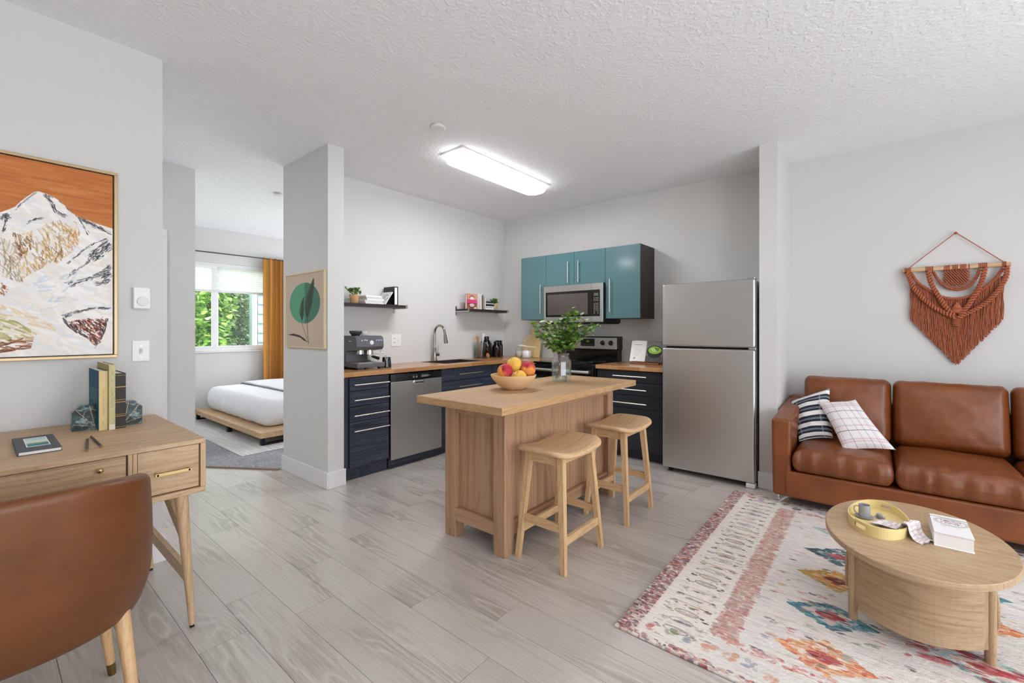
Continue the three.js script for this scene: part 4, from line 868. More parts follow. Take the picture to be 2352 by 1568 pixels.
{
  const thinGlass = phys({ color: 0xfbfdfd, roughness: 0.02, transmission: 0.96, thickness: 0, ior: 1.5 });
  const c = V(2.105, 0.88, 1.775), Rv = V(0.7714, 0, -0.6363), Fv = V(-0.6363, 0, -0.7714);
  const t = thing('glass_vase', 'faceted clear glass vase of water on the island', 'vase', [c.x, c.y, c.z]);
  part('glass', (() => { let g = new THREE.LatheGeometry([[0.001, 0], [0.073, 0], [0.076, 0.006], [0.076, 0.15], [0.056, 0.188], [0.056, 0.196], [0.061, 0.205], [0.058, 0.212], [0.053, 0.205], [0.052, 0.188], [0.071, 0.148], [0.071, 0.012], [0.001, 0.012]].map(([a, b]) => new THREE.Vector2(a, b)), 12); g = g.toNonIndexed(); g.computeVertexNormals(); return moved(prep(g), c.x, c.y, c.z); })(), thinGlass, t);
  part('water', (() => { let g = new THREE.LatheGeometry([[0.001, 0], [0.0705, 0], [0.0705, 0.075], [0.001, 0.075]].map(([a, b]) => new THREE.Vector2(a, b)), 12); g = g.toNonIndexed(); g.computeVertexNormals(); return moved(prep(g), c.x, c.y + 0.0125, c.z); })(), phys({ color: 0xf4fbf8, roughness: 0.01, transmission: 0.97, thickness: 0, ior: 1.33 }), t);
  const b = thing('greenery', 'leafy green branches standing in the glass vase', 'branches', [c.x, c.y + 0.02, c.z]);
  const tips = [[1224, 744], [1238, 738], [1262, 735], [1232, 770], [1246, 790], [1262, 765], [1285, 735], [1300, 722], [1318, 704], [1328, 718], [1345, 735], [1374, 742], [1366, 752], [1352, 765], [1330, 780], [1312, 800], [1272, 805], [1297, 760], [1318, 745], [1288, 785], [1336, 722], [1278, 750], [1308, 772], [1326, 758]];
  const wood = std({ color: 0x6b4a34, roughness: 0.8 }), D = 3.42;
  tips.forEach(([px, py], i) => {
    const r = (px - 1291) * D / 1017.7, y = 1.2751 - (py - 756.38) * D / 1017.7, dep = rr(-0.13, 0.13) * (1 - Math.abs(r) * 1.2);
    const tip = c.clone().addScaledVector(Rv, r).addScaledVector(Fv, dep); tip.y = y;
    const a = i * 2.4, base = V(c.x + 0.045 * Math.cos(a), c.y + 0.02, c.z + 0.045 * Math.sin(a)), neck = V(c.x - 0.025 * Math.cos(a), c.y + 0.2, c.z - 0.025 * Math.sin(a));
    const mid = neck.clone().lerp(tip, 0.55).add(V(0, 0.03 - 0.05 * Math.abs(r), 0)), curve = new THREE.CatmullRomCurve3([base, neck, mid, tip]);
    part('branch', new THREE.TubeGeometry(curve, 18, 0.0022, 5), wood, b);
    const n = 12, small = [];
    for (let k = 0; k < n; k++) {
      const f = 0.48 + 0.54 * k / n, p = curve.getPoint(Math.min(1, f)), g = leafShape.clone(), s = rr(0.042, 0.064);
      g.scale(s * 1.15, s, s); rotated(g, rr(-0.9, 0.5), 0, rr(-0.5, 0.5)); rotated(g, 0, k * 2.4 + i + rr(-0.4, 0.4), 0);
      part('leaf', moved(g, p.x, p.y, p.z), leafMats[Math.floor(rnd() * 4)], b);
    }
    for (let k = 0; k < 16; k++) {
      const p = curve.getPoint(rr(0.45, 0.98)), g = leafShape.clone(), s = rr(0.026, 0.042);
      g.scale(s * 1.2, s, s); rotated(g, rr(-1, 0.6), 0, rr(-0.6, 0.6)); rotated(g, 0, rnd() * 6.28, 0); small.push(moved(g, p.x + rr(-0.012, 0.012), p.y + rr(-0.012, 0.012), p.z + rr(-0.012, 0.012)));
    }
    part('leaf_cluster', small, leafMats[i % 4], b, { kind: 'stuff' });
  });
}
// bar stools
{
  const t = thing('bar_stool', 'oak counter stool with curved seat nearest the camera', 'stool', [2.585, 0, 2.52], 'oak counter stools at the island');
  const cx = 2.585, cz = 2.52, S = (g, gr) => boxUV(g, gr, 2, 1, rnd(), rnd());
  const seat = slab(0.325, 0.475, 0.03, { R: 0.075, er: 0.016, nu: 24, nv: 30, fn: (q) => { const a = (q.y / 0.2375) ** 2, b = (q.x / 0.1625) ** 2; q.z += 0.03 * a - 0.012 - 0.006 * b; if (q.y) q.x *= 1 + 0.05 * (1 - a); q.y *= 1 + 0.02 * (1 - b); } });
  rotated(seat, -Math.PI / 2); moved(seat, cx, 0.612, cz);
  part('seat', S(seat, 'z'), M.stool, t);
  const legT = (sx, sz) => V(cx + sx * 0.105, 0.6, cz + sz * 0.15), legB = (sx, sz) => V(cx + sx * 0.152, 0, cz + sz * 0.198);
  const on = (sx, sz, y) => legT(sx, sz).lerp(legB(sx, sz), 1 - y / 0.6);
  for (const sx of [-1, 1]) for (const sz of [-1, 1]) part('leg', S(bar(legT(sx, sz), legB(sx, sz), 0.036, 0.036, 0.026, 0.026), 'y'), M.stool, t);
  const rail = (a, b, h, y0) => S(bar(a, b, h, 0.018, h, 0.018, V(0, 1, 0)), y0);
  for (const sz of [-1, 1]) { part('apron', rail(on(-1, sz, 0.568), on(1, sz, 0.568), 0.05, 'x'), M.stool, t); part('stretcher', rail(on(-1, sz, sz > 0 ? 0.225 : 0.225), on(1, sz, 0.225), 0.042, 'x'), M.stool, t); }
  for (const sx of [-1, 1]) { part('apron', rail(on(sx, -1, 0.575), on(sx, 1, 0.575), 0.035, 'z'), M.stool, t); part('stretcher', rail(on(sx, -1, 0.16), on(sx, 1, 0.16), 0.042, 'z'), M.stool, t); }
  const u = t.clone(); u.name = numbered('bar_stool'); u.position.z = 1.77; scene.add(u);
  u.userData = { label: 'oak counter stool further back, in front of the black drawers', category: 'stool', group: 'oak counter stools at the island' };
}

// ---------------------------------------------------------------- desk corner
const O = (g, gr = 'x') => boxUV(g, gr, 2, 1, rnd(), rnd());
{
  const t = thing('desk', 'oak mid-century writing desk against the left wall', 'desk', [1.375, 0, 4.6]);
  const X0 = 0.962, X1 = 1.793, Z0 = 4.038, Z1 = 5.2, Y0 = 0.591, Y1 = 0.815;
  part('desktop', O(bx(X0, X1, Y1 - 0.018, Y1, Z0, Z1, 0.002), 'z'), M.oak, t);
  part('underside', O(bx(X0, X1, Y0, Y0 + 0.022, Z0, Z1, 0.002), 'z'), M.oak, t);
  part('side_panel', O(bx(X0, X1, Y0 + 0.022, Y1 - 0.018, Z0, Z0 + 0.019, 0.002), 'y'), M.oak, t);
  part('side_panel', O(bx(X0, X1, Y0 + 0.022, Y1 - 0.018, Z1 - 0.019, Z1, 0.002), 'y'), M.oak, t);
  for (const z of [4.264, 4.278, 4.9]) part('divider', O(bx(X0, X1, Y0 + 0.022, Y1 - 0.018, z, z + 0.0135, 0.002), 'y'), M.oak, t);
  part('back_panel', O(bx(X0, X0 + 0.01, Y0 + 0.022, Y1 - 0.018, Z0 + 0.019, Z1 - 0.019, 0), 'z'), M.oak, t);
  const dr = (a, b) => part('drawer', O(bx(X1 - 0.05, X1 - 0.012, Y0 + 0.026, Y1 - 0.0215, a + 0.003, b - 0.003, 0.001), 'z'), M.oak, t);
  const d1 = dr(Z0 + 0.019, 4.264); dr(4.9135, Z1 - 0.019);
  part('handle', [bx(1.80, 1.81, 0.694, 0.706, 4.092, 4.212, 0.001), bx(1.78, 1.81, 0.695, 0.705, 4.096, 4.104, 0.001), bx(1.78, 1.81, 0.695, 0.705, 4.2, 4.208, 0.001)], M.brass, d1);
  const d2 = dr(4.2915, 4.9);
  for (const z of [4.37, 4.82]) part('knob', rotated(lathe([[0.001, 0.022], [0.007, 0.021], [0.0095, 0.016], [0.008, 0.01], [0.004, 0.006], [0.005, 0], [0.001, 0]], 0, 0, 0, 20), 0, 0, -Math.PI / 2).translate(1.781, 0.757, z), M.brass, d2);
  for (const s of [-1, 1]) {
    const z0 = s < 0 ? 4.115 : 5.12, zf = s < 0 ? 4.068 : 5.17;
    for (const [xt, xb] of [[1.752, 1.719], [1.0, 1.02]]) {
      const a = V(xt, Y0, z0), b = V(xb, 0.012, zf);
      part('leg', O(rod(a, b, 0.0245, 0.0115, 16), 'y'), M.oak, t);
      part('foot_pad', rod(V(xb, 0, zf), V(xb, 0.012, zf), 0.009, 0.009, 12), M.black, t);
    }
    const zy = (y) => mix(zf, z0, y / Y0);
    part('stretcher', O(bar(V(1.735, 0.235, zy(0.235)), V(1.01, 0.235, zy(0.235)), 0.055, 0.02, 0.055, 0.02, V(0, 1, 0)), 'x'), M.oak, t);
    part('brace', O(bar(V(1.44, 0.58, z0), V(1.742, 0.40, zy(0.4)), 0.05, 0.018, 0.05, 0.018, V(0, 1, 0)), 'x'), M.oak, t);
  }
  const Y = 0.815;
  // notebook with a little seascape label
  const nb = thing('notebook', 'dark grey notebook with a small seascape label on the desk', 'notebook', [1.434, Y, 4.507]);
  const cov = std({ color: 0x55575b, roughness: 0.7 });
  part('cover', [bx(1.272, 1.596, Y, Y + 0.0025, 4.45, 4.564, 0.001), bx(1.272, 1.596, Y + 0.0125, Y + 0.015, 4.45, 4.564, 0.001), bx(1.272, 1.596, Y, Y + 0.015, 4.561, 4.566, 0.002)], cov, nb);
  part('pages', bx(1.276, 1.592, Y + 0.0025, Y + 0.0125, 4.453, 4.561, 0), M.paper, nb);
  const sea = canvasTex(256, 256, (g, w, h) => {
    g.fillStyle = '#f3f5f4'; g.fillRect(0, 0, w, h); const gr = g.createLinearGradient(0, 14, 0, 242);
    gr.addColorStop(0, '#9fd0d8'); gr.addColorStop(0.45, '#dfeee4'); gr.addColorStop(0.58, '#e8d79a'); gr.addColorStop(0.64, '#7fb9ac'); gr.addColorStop(0.72, '#2f8f92'); gr.addColorStop(1, '#1b7684'); g.fillStyle = gr; g.fillRect(14, 14, 228, 228);
    g.fillStyle = 'rgba(255,255,255,.35)'; for (let i = 0; i < 26; i++) g.fillRect(14 + 200 * hash2(i, 1, 4), 20 + 90 * hash2(i, 2, 4), 40, 4);
  });
  const lb = new THREE.PlaneGeometry(0.064, 0.2); lb.rotateX(-Math.PI / 2); 
  { const uv = lb.attributes.uv, p = lb.attributes.position; for (let i = 0; i < p.count; i++) uv.setXY(i, 0.5 - p.getX(i) / 0.064 * 0 - 0, 0); for (let i = 0; i < p.count; i++) uv.setXY(i, p.getX(i) > 0 ? 1 : 0, p.getZ(i) < 0 ? 1 : 0); }
  const lb2 = prep(lb); { const p = lb2.attributes.position, uv = lb2.attributes.uv; for (let i = 0; i < p.count; i++) { const w = p.getX(i), l = p.getZ(i); p.setXYZ(i, l, 0, -w); uv.setXY(i, w > 0 ? 1 : 0, l < 0 ? 1 : 0); } lb2.computeVertexNormals(); }
  part('label', moved(lb2, 1.417, Y + 0.0154, 4.506), std({ map: sea, roughness: 0.5, side: THREE.DoubleSide }), nb);
  // pencils
  const pencil = (label, a, b) => {
    const p = thing('pencil', label, 'pencil', [a.x, Y, a.z]); const d = b.clone().sub(a).normalize();
    part('barrel', rod(a.clone().addScaledVector(d, 0.02), b, 0.0042, 0.0042, 6), std({ color: 0x3d3a36, roughness: 0.5 }), p);
    part('tip', rod(a, a.clone().addScaledVector(d, 0.02), 0.0008, 0.0042, 6), std({ color: 0x2b2926, roughness: 0.6 }), p);
    part('ferrule', rod(b, b.clone().addScaledVector(d, 0.018), 0.0043, 0.0043, 10), M.brassDark, p);
  };
  pencil('dark pencil lying nearer the notebook', V(1.444, Y + 0.0045, 4.363), V(1.68, Y + 0.0045, 4.392));
  pencil('dark pencil lying nearer the books', V(1.393, Y + 0.0045, 4.347), V(1.64, Y + 0.0045, 4.347));
  // bookends of green marble with brass inlay, and the three books between
  const marble = dataTex(512, 512, (u, v) => {
    const a = fbm(u * 5, v * 5, 5, 5, 81, 5), b = fbm(u * 9 + a * 3, v * 9, 9, 9, 83, 5), vein = 1 - Math.abs(2 * fbm(u * 4 + b, v * 4, 4, 4, 87, 4) - 1);
    let c = mix3([26, 46, 50], [78, 112, 116], clamp((b - 0.35) * 2)); c = mix3(c, [190, 208, 206], clamp((vein - 0.9) * 7)); return mix3(c, [16, 30, 34], clamp((0.42 - a) * 3));
  });
  const mm = phys({ map: marble, roughness: 0.18, clearcoat: 0.4 });
  const bookend = (label, za, zb, flip) => {
    const w = zb - za, h = 0.112, k = thing('bookend', label, 'bookend', [1.17, Y, (za + zb) / 2]);
    const pts = flip ? [[0, 0], [w, 0], [w, h], [0.028, h], [0, h - 0.03]] : [[0, 0], [w, 0], [w, h - 0.03], [w - 0.028, h], [0, h]];
    // outline in (z, y), extruded along x
    const g = extrude(pts.map(([a, b]) => [a, b]), 0.05, 0.001); rotated(g, 0, -Math.PI / 2); moved(g, 1.197, Y + 0.001, za);
    part('block', boxUV(g, 'z', 0.16, 0.16, rnd(), rnd()), mm, k);
    const o = flip ? w : 0, e = flip ? -1 : 1, line = (a, b) => bar(V(1.1985, Y + a[1], za + o + e * a[0]), V(1.1985, Y + b[1], za + o + e * b[0]), 0.0012, 0.0012, 0.0012, 0.0012, V(1, 0, 0));
    part('inlay', [line([0.004, 0.012], [w - 0.003, 0.03]), line([0.004, 0.012], [w - 0.012, 0.094]), line([0.004, 0.012], [w * 0.28, h - 0.002])], M.brass, k);
  };
  bookend('green marble bookend with brass lines, left of books', 4.3045, 4.384, false);
  bookend('green marble bookend with brass lines, right of books', 4.138, 4.2095, true);
  const book = (label, z1, z0, xs, depth, h, spineMat, coverMat, spineTex, coverTex) => {
    const b = thing('book', label, 'book', [xs - depth / 2, Y, (z0 + z1) / 2], 'books between the marble bookends'), c = 0.0025;
    part('cover', [bx(xs - depth, xs, Y, Y + h, z1 - c, z1, 0), bx(xs - depth, xs, Y, Y + h, z0, z0 + c, 0)], coverMat, b);
    part('spine', bx(xs - c, xs + 0.001, Y, Y + h, z0, z1, 0.001), spineMat, b);
    part('pages', bx(xs - depth + 0.004, xs - c, Y + 0.003, Y + h - 0.004, z0 + c, z1 - c, 0), M.paper, b);
    if (spineTex) part('spine_print', rotated(prep(new THREE.PlaneGeometry(z1 - z0 - 0.002, h)), 0, Math.PI / 2).translate(xs + 0.0013, Y + h / 2, (z0 + z1) / 2), std({ map: spineTex, roughness: 0.6 }), b);
    if (coverTex) part('cover_print', prep(new THREE.PlaneGeometry(depth, h)).translate(xs - depth / 2, Y + h / 2, z1 + 0.0004), std({ map: coverTex, roughness: 0.8 }), b);
    return b;
  };
  const nights = canvasTex(128, 1024, (g, w, h) => { g.fillStyle = '#dcc68e'; g.fillRect(0, 0, w, h); g.save(); g.translate(w / 2, 310); g.rotate(Math.PI / 2); g.fillStyle = '#a08b5c'; g.font = '42px serif'; g.fillText('THE ARABIAN NIGHTS', 0, 14, 470); g.restore(); g.fillStyle = '#7b6a48'; g.fillRect(56, 880, 8, 34); g.fillRect(52, 920, 16, 8); });
  const blurb = canvasTex(512, 900, (g, w, h) => { g.fillStyle = '#125670'; g.fillRect(0, 0, w, h); g.fillStyle = '#7d9a8e'; for (let i = 0; i < 7; i++) g.fillRect(40, 290 + i * 30, 400 - 40 * hash2(i, 3, 3), 8); g.fillRect(200, 510, 90, 8); for (let i = 0; i < 9; i++) g.fillRect(40, 560 + i * 30, 400 - 60 * hash2(i, 4, 3), 8); });
  const tales = canvasTex(96, 1024, (g, w, h) => { g.fillStyle = '#c9c08e'; g.fillRect(0, 0, w, h); for (let i = 0; i < 260; i++) { g.fillStyle = `rgba(${120 + 80 * hash2(i, 1, 9)},${115 + 70 * hash2(i, 2, 9)},${70 + 60 * hash2(i, 3, 9)},.35)`; g.fillRect(w * hash2(i, 5, 9), h * hash2(i, 6, 9), 10, 26 * hash2(i, 7, 9)); } g.fillStyle = '#e2dcc6'; g.fillRect(0, 940, w, 84); g.save(); g.translate(w / 2, 370); g.rotate(Math.PI / 2); g.fillStyle = '#8d8f4a'; g.font = '46px serif'; g.fillText('FAIRY TALES', 0, 16, 320); g.restore(); });
  const old = canvasTex(128, 1024, (g, w, h) => { g.fillStyle = '#2b2624'; g.fillRect(0, 0, w, h); for (let i = 0; i < 300; i++) { g.fillStyle = `rgba(${60 + 60 * hash2(i, 1, 6)},${50 + 50 * hash2(i, 2, 6)},${45 + 40 * hash2(i, 3, 6)},.3)`; g.fillRect(w * hash2(i, 5, 6), h * hash2(i, 6, 6), 6, 22 * hash2(i, 7, 6)); } for (const y of [30, 240, 485, 755, 985]) for (let i = 0; i < 30; i++) { g.fillStyle = hash2(i, y, 2) < 0.8 ? '#bfa24c' : '#57482a'; g.fillRect(i * 4.4, y + 4 * hash2(i, y, 5), 4, 9); } });
  book('blue-backed book with a cream spine, leftmost between bookends', 4.303, 4.272, 1.258, 0.27, 0.27, std({ color: 0xdcc68e, roughness: 0.6 }), std({ color: 0x125670, roughness: 0.6 }), nights, blurb);
  book('tall worn olive book of tales in the middle', 4.2715, 4.249, 1.275, 0.3, 0.298, std({ color: 0xc9c08e, roughness: 0.8 }), std({ color: 0xa89a64, roughness: 0.8 }), tales, null);
  const ob = book('old black leather book with gilt bands, rightmost between bookends', 4.248, 4.2105, 1.268, 0.25, 0.256, std({ color: 0x2b2624, roughness: 0.5 }), std({ color: 0x2b2624, roughness: 0.5 }), old, null);
  part('spine_band', [0.055, 0.12, 0.19].map((y) => bx(1.266, 1.2705, Y + y, Y + y + 0.005, 4.2105, 4.248, 0.001)), M.brassDark, ob);
}
// desk chair: leather bucket shell on tapered wooden legs
{
  const zc = 4.588, t = thing('desk_chair', 'tan leather bucket chair with wooden legs at the desk', 'chair', [2.02, 0, zc]);
  const Rb = 0.292, sp = (v, e) => Math.sign(v) * Math.abs(v) ** e;
  const shell = slab(0.9, 0.5, 0.05, { R: 0.09, er: 0.025, nu: 48, nv: 28, uvs: 0.8, fn: (q) => {
    const th = q.x / Rb, y = q.y, bulge = 0.012 * Math.cos(y / 0.25 * 1.4);
    const low = y < -0.1 ? ((-0.1 - y) / 0.15) ** 2 * 0.03 : 0, r = Rb + q.z + bulge - low;
    const tilt = (y + 0.25) * 0.16;
    q.set(1.93 + r * sp(Math.cos(th), 0.8) + tilt * Math.max(0, Math.cos(th)), 0.595 + y - 0.034 * (Math.abs(th) ** 2) * (y > 0 ? 1 : 0), zc + r * sp(Math.sin(th), 0.86));
  } });
  part('back_shell', shell, M.chairLeather, t);
  const seat = slab(0.44, 0.44, 0.09, { R: 0.17, er: 0.045, crown: 0.015, nu: 24, nv: 24, uvs: 0.8 }); rotated(seat, -Math.PI / 2); moved(seat, 1.965, 0.435, zc);
  part('seat', seat, M.chairLeather, t);
  const pale = std({ map: oakTex, color: 0xf6e4cc, roughness: 0.5 });
  part('seat_frame', bx(1.8, 2.16, 0.365, 0.395, zc - 0.19, zc + 0.19, 0.01), M.black, t);
  for (const s of [-1, 1]) for (const [xt, xb] of [[1.83, 1.805], [2.14, 2.235]]) {
    const a = V(xt, 0.385, zc + s * (xt > 2 ? 0.222 : 0.205)), b = V(xb, 0, zc + s * 0.25), k = a.clone().lerp(b, 0.88);
    const leg = part('leg', O(rod(a, k, 0.021, 0.0135, 16), 'y'), pale, t);
    part('brass_tip', rod(k, b, 0.0138, 0.0115, 16), M.brassDark, leg);
  }
}
// mountain painting
{
  const art = canvasTex(1024, 1024, (g, S) => {
    const P = (pts) => { g.beginPath(); pts.forEach(([x, y], i) => i ? g.lineTo(x * S, y * S) : g.moveTo(x * S, y * S)); };
    const R0 = (() => { let s = 77; return () => { s = (s * 1664525 + 1013904223) >>> 0; return s / 4294967296; }; })();
    g.fillStyle = '#bd6a28'; g.fillRect(0, 0, S, S);
    for (let i = 0; i < 900; i++) { g.strokeStyle = ['rgba(206,128,58,.3)', 'rgba(178,90,30,.3)', 'rgba(198,112,46,.35)', 'rgba(218,150,84,.2)'][i % 4]; g.lineWidth = 4 + 12 * R0(); const x = R0() * S, y = R0() * 0.34 * S; g.beginPath(); g.moveTo(x, y); g.quadraticCurveTo(x + 60, y - 6 + 12 * R0(), x + 90 + 160 * R0(), y - 8 + 16 * R0()); g.stroke(); }
    const ridge = [[0, 0.42], [0.2, 0.36], [0.4, 0.33], [0.5, 0.31], [0.581, 0.289], [0.609, 0.269], [0.633, 0.249], [0.653, 0.215], [0.677, 0.184], [0.698, 0.16], [0.714, 0.153], [0.729, 0.157], [0.751, 0.163], [0.772, 0.173], [0.794, 0.188], [0.816, 0.214], [0.838, 0.241], [0.861, 0.256], [0.896, 0.266], [0.943, 0.281], [1, 0.295]];
    P([...ridge, [1, 1], [0, 1]]); g.fillStyle = '#f1ece4'; g.fill();
    const inside = () => { P([...ridge, [1, 1], [0, 1]]); g.save(); g.clip(); };
    inside();
    const dabs = (n, poly, cols, len, wid, ang) => { const xs = poly.map((p) => p[0]), ys = poly.map((p) => p[1]), x0 = Math.min(...xs), x1 = Math.max(...xs), y0 = Math.min(...ys), y1 = Math.max(...ys); P(poly); g.closePath(); g.save(); g.clip(); for (let i = 0; i < n; i++) { const x = mix(x0, x1, R0()) * S, y = mix(y0, y1, R0()) * S, a = ang + (R0() - 0.5) * 1.1, l = len * (0.4 + R0()); g.strokeStyle = cols[Math.floor(R0() * cols.length)]; g.lineWidth = wid * (0.4 + R0()); g.lineCap = 'round'; g.beginPath(); g.moveTo(x, y); g.quadraticCurveTo(x + Math.cos(a) * l * 0.5 + 4, y + Math.sin(a) * l * 0.5, x + Math.cos(a) * l, y + Math.sin(a) * l); g.stroke(); } g.restore(); };
    dabs(1500, [[0, 0.2], [1, 0.15], [1, 1], [0, 1]], ['rgba(246,240,232,.5)', 'rgba(232,228,224,.4)', 'rgba(238,228,212,.35)', 'rgba(222,228,234,.3)', 'rgba(250,247,242,.7)'], 90, 20, 0.5);
    const ochre = [[0.624, 0.401], [0.653, 0.382], [0.703, 0.351], [0.756, 0.303], [0.811, 0.277], [0.855, 0.285], [0.867, 0.339], [0.861, 0.403], [0.827, 0.462], [0.783, 0.515], [0.729, 0.544], [0.668, 0.595], [0.653, 0.626], [0.643, 0.553], [0.628, 0.482]];
    dabs(520, ochre, ['rgba(214,172,104,.6)', 'rgba(238,222,190,.7)', 'rgba(190,140,66,.5)', 'rgba(240,230,214,.6)', 'rgba(150,104,52,.4)'], 34, 6, 1.2);
    dabs(60, [[0.62, 0.38], [0.68, 0.37], [0.7, 0.44], [0.65, 0.5]], ['rgba(140,84,34,.6)', 'rgba(90,56,28,.6)'], 24, 5, 1.2); dabs(60, [[0.72, 0.44], [0.8, 0.42], [0.8, 0.5], [0.71, 0.53]], ['rgba(170,118,44,.6)', 'rgba(80,56,32,.5)'], 22, 4, 1.4); dabs(26, [[0.82, 0.33], [0.865, 0.33], [0.86, 0.41], [0.82, 0.44]], ['rgba(208,112,44,.5)', 'rgba(190,140,66,.5)'], 22, 4, 1.6);
    dabs(120, [[0.58, 0.41], [0.64, 0.42], [0.66, 0.63], [0.58, 0.6]], ['rgba(140,112,76,.4)', 'rgba(226,206,170,.6)', 'rgba(90,72,56,.35)'], 40, 5, 1.4);
    const ink = (pts, w, n = 26, cols = ['rgba(30,28,34,.8)', 'rgba(58,50,56,.6)', 'rgba(24,38,46,.7)', 'rgba(130,122,128,.45)', 'rgba(240,236,230,.6)']) => {
      const c = new THREE.CatmullRomCurve3(pts.map(([x, y]) => V(x, y, 0)));
      for (let k = 0; k < n * 5; k++) {
        const f = R0(), q = c.getPoint(f), d = c.getTangent(f), o = (R0() + R0() - 1) * w * (0.5 + 0.9 * noise(f * 6 + 3, w, 4096, 4096, n)), l = 5 + 16 * R0(), x = q.x * S - d.y * o, y = q.y * S + d.x * o;
        g.strokeStyle = cols[Math.floor(R0() * cols.length)]; g.lineWidth = 1 + 4 * R0() * R0(); g.lineCap = 'butt'; g.beginPath(); g.moveTo(x, y); g.lineTo(x + d.x * l + 3 * (R0() - 0.5), y + d.y * l + 3 * (R0() - 0.5)); g.stroke();
      }
    };
    ink([[0.732, 0.16], [0.756, 0.196], [0.772, 0.239], [0.804, 0.259]], 12, 30); ink([[0.745, 0.16], [0.783, 0.174], [0.822, 0.22], [0.861, 0.26], [0.896, 0.333]], 9, 30); ink([[0.861, 0.26], [0.919, 0.289], [0.983, 0.318]], 11, 40);
    ink([[0.983, 0.36], [0.949, 0.398], [0.919, 0.443], [0.901, 0.494], [0.849, 0.547], [0.822, 0.585]], 7, 30); ink([[0.99, 0.375], [0.955, 0.42], [0.915, 0.47]], 28, 60); ink([[0.98, 0.353], [0.919, 0.395], [0.861, 0.458], [0.827, 0.502]], 5, 16); ink([[0.99, 0.5], [0.955, 0.544], [0.896, 0.59], [0.822, 0.616]], 10, 36); ink([[0.827, 0.64], [0.872, 0.6], [0.955, 0.56], [0.99, 0.525]], 9, 30); ink([[0.995, 0.545], [0.965, 0.565]], 22, 30); ink([[0.99, 0.58], [0.955, 0.605], [0.938, 0.611]], 14, 24);
    ink([[0.581, 0.322], [0.599, 0.304], [0.595, 0.377]], 10, 24); ink([[0.63, 0.27], [0.66, 0.22], [0.7, 0.165]], 5, 14, ['rgba(90,84,90,.5)', 'rgba(150,140,140,.4)']); ink([[0.66, 0.34], [0.7, 0.3], [0.72, 0.29]], 5, 10);
    dabs(70, [[0.66, 0.6], [0.9, 0.55], [0.85, 0.72], [0.68, 0.78]], ['rgba(170,200,226,.35)', 'rgba(240,238,236,.6)'], 50, 8, -0.6);
    dabs(200, [[0, 0.7], [0.581, 0.74], [0.653, 0.767], [0.777, 0.847], [0.774, 0.878], [0.677, 0.841], [0.581, 0.79], [0, 0.78]], ['rgba(222,192,142,.6)', 'rgba(236,214,176,.6)'], 60, 9, 0.45);
    dabs(260, [[0, 0.78], [0.581, 0.79], [0.643, 0.826], [0.709, 0.886], [0.694, 0.915], [0.581, 0.942], [0, 0.95]], ['rgba(170,160,92,.7)', 'rgba(196,186,120,.6)', 'rgba(214,206,160,.5)'], 50, 9, 0.5);
    dabs(240, [[0, 0.93], [0.581, 0.927], [0.638, 0.903], [0.698, 0.9], [0.686, 0.96], [0.581, 0.98], [0, 1]], ['rgba(140,74,40,.7)', 'rgba(96,48,30,.6)', 'rgba(196,140,96,.5)'], 50, 8, 0.05);
    dabs(420, [[0.811, 0.824], [0.872, 0.808], [0.955, 0.79], [0.976, 0.839], [0.949, 0.938], [0.925, 0.953], [0.896, 0.912], [0.849, 0.88], [0.822, 0.847]], ['rgba(58,22,20,.8)', 'rgba(138,44,26,.7)', 'rgba(40,18,20,.7)', 'rgba(190,70,34,.6)', 'rgba(232,214,200,.25)'], 20, 6, 1.0);
    ink([[0.799, 0.797], [0.872, 0.763], [0.919, 0.748], [0.974, 0.744]], 9, 40); ink([[0.8, 0.8], [0.82, 0.84], [0.86, 0.875]], 9, 26); ink([[0.975, 0.8], [0.965, 0.87], [0.93, 0.95]], 7, 20);
    dabs(30, [[0.581, 0.62], [0.61, 0.66], [0.6, 0.7], [0.581, 0.69]], ['rgba(180,84,40,.7)', 'rgba(120,50,30,.6)'], 20, 5, 0.8);
    g.restore();
  });
  const t = thing('mountain_painting', 'framed painting of a snowy peak under an orange sky', 'painting', [0.96, 1.14, 4.665]);
  const x0 = 0.948, x1 = 0.975, y0 = 1.132, y1 = 2.078, z0 = 4.194, z1 = 5.136, w = 0.014;
  part('frame', [bx(x0, x1, y0, y0 + w, z0, z1, 0.002), bx(x0, x1, y1 - w, y1, z0, z1, 0.002), bx(x0, x1, y0 + w, y1 - w, z0, z0 + w, 0.002), bx(x0, x1, y0 + w, y1 - w, z1 - w, z1, 0.002)], std({ color: 0xb7a07a, metalness: 0.7, roughness: 0.35 }), t);
  part('shadow_gap', bx(x0, x0 + 0.006, y0 + w, y1 - w, z0 + w, z1 - w, 0), M.black, t);
  const pl = rotated(prep(new THREE.PlaneGeometry(z1 - z0 - 2 * w - 0.01, y1 - y0 - 2 * w - 0.01)), 0, Math.PI / 2);
  part('canvas', [bx(x0 + 0.006, x1 - 0.006, y0 + w + 0.005, y1 - w - 0.005, z0 + w + 0.005, z1 - w - 0.005, 0.001)], M.paper, t);
  part('painted_face', moved(pl, x1 - 0.0055, (y0 + y1) / 2, (z0 + z1) / 2), std({ map: art, roughness: 0.6 }), t);
}
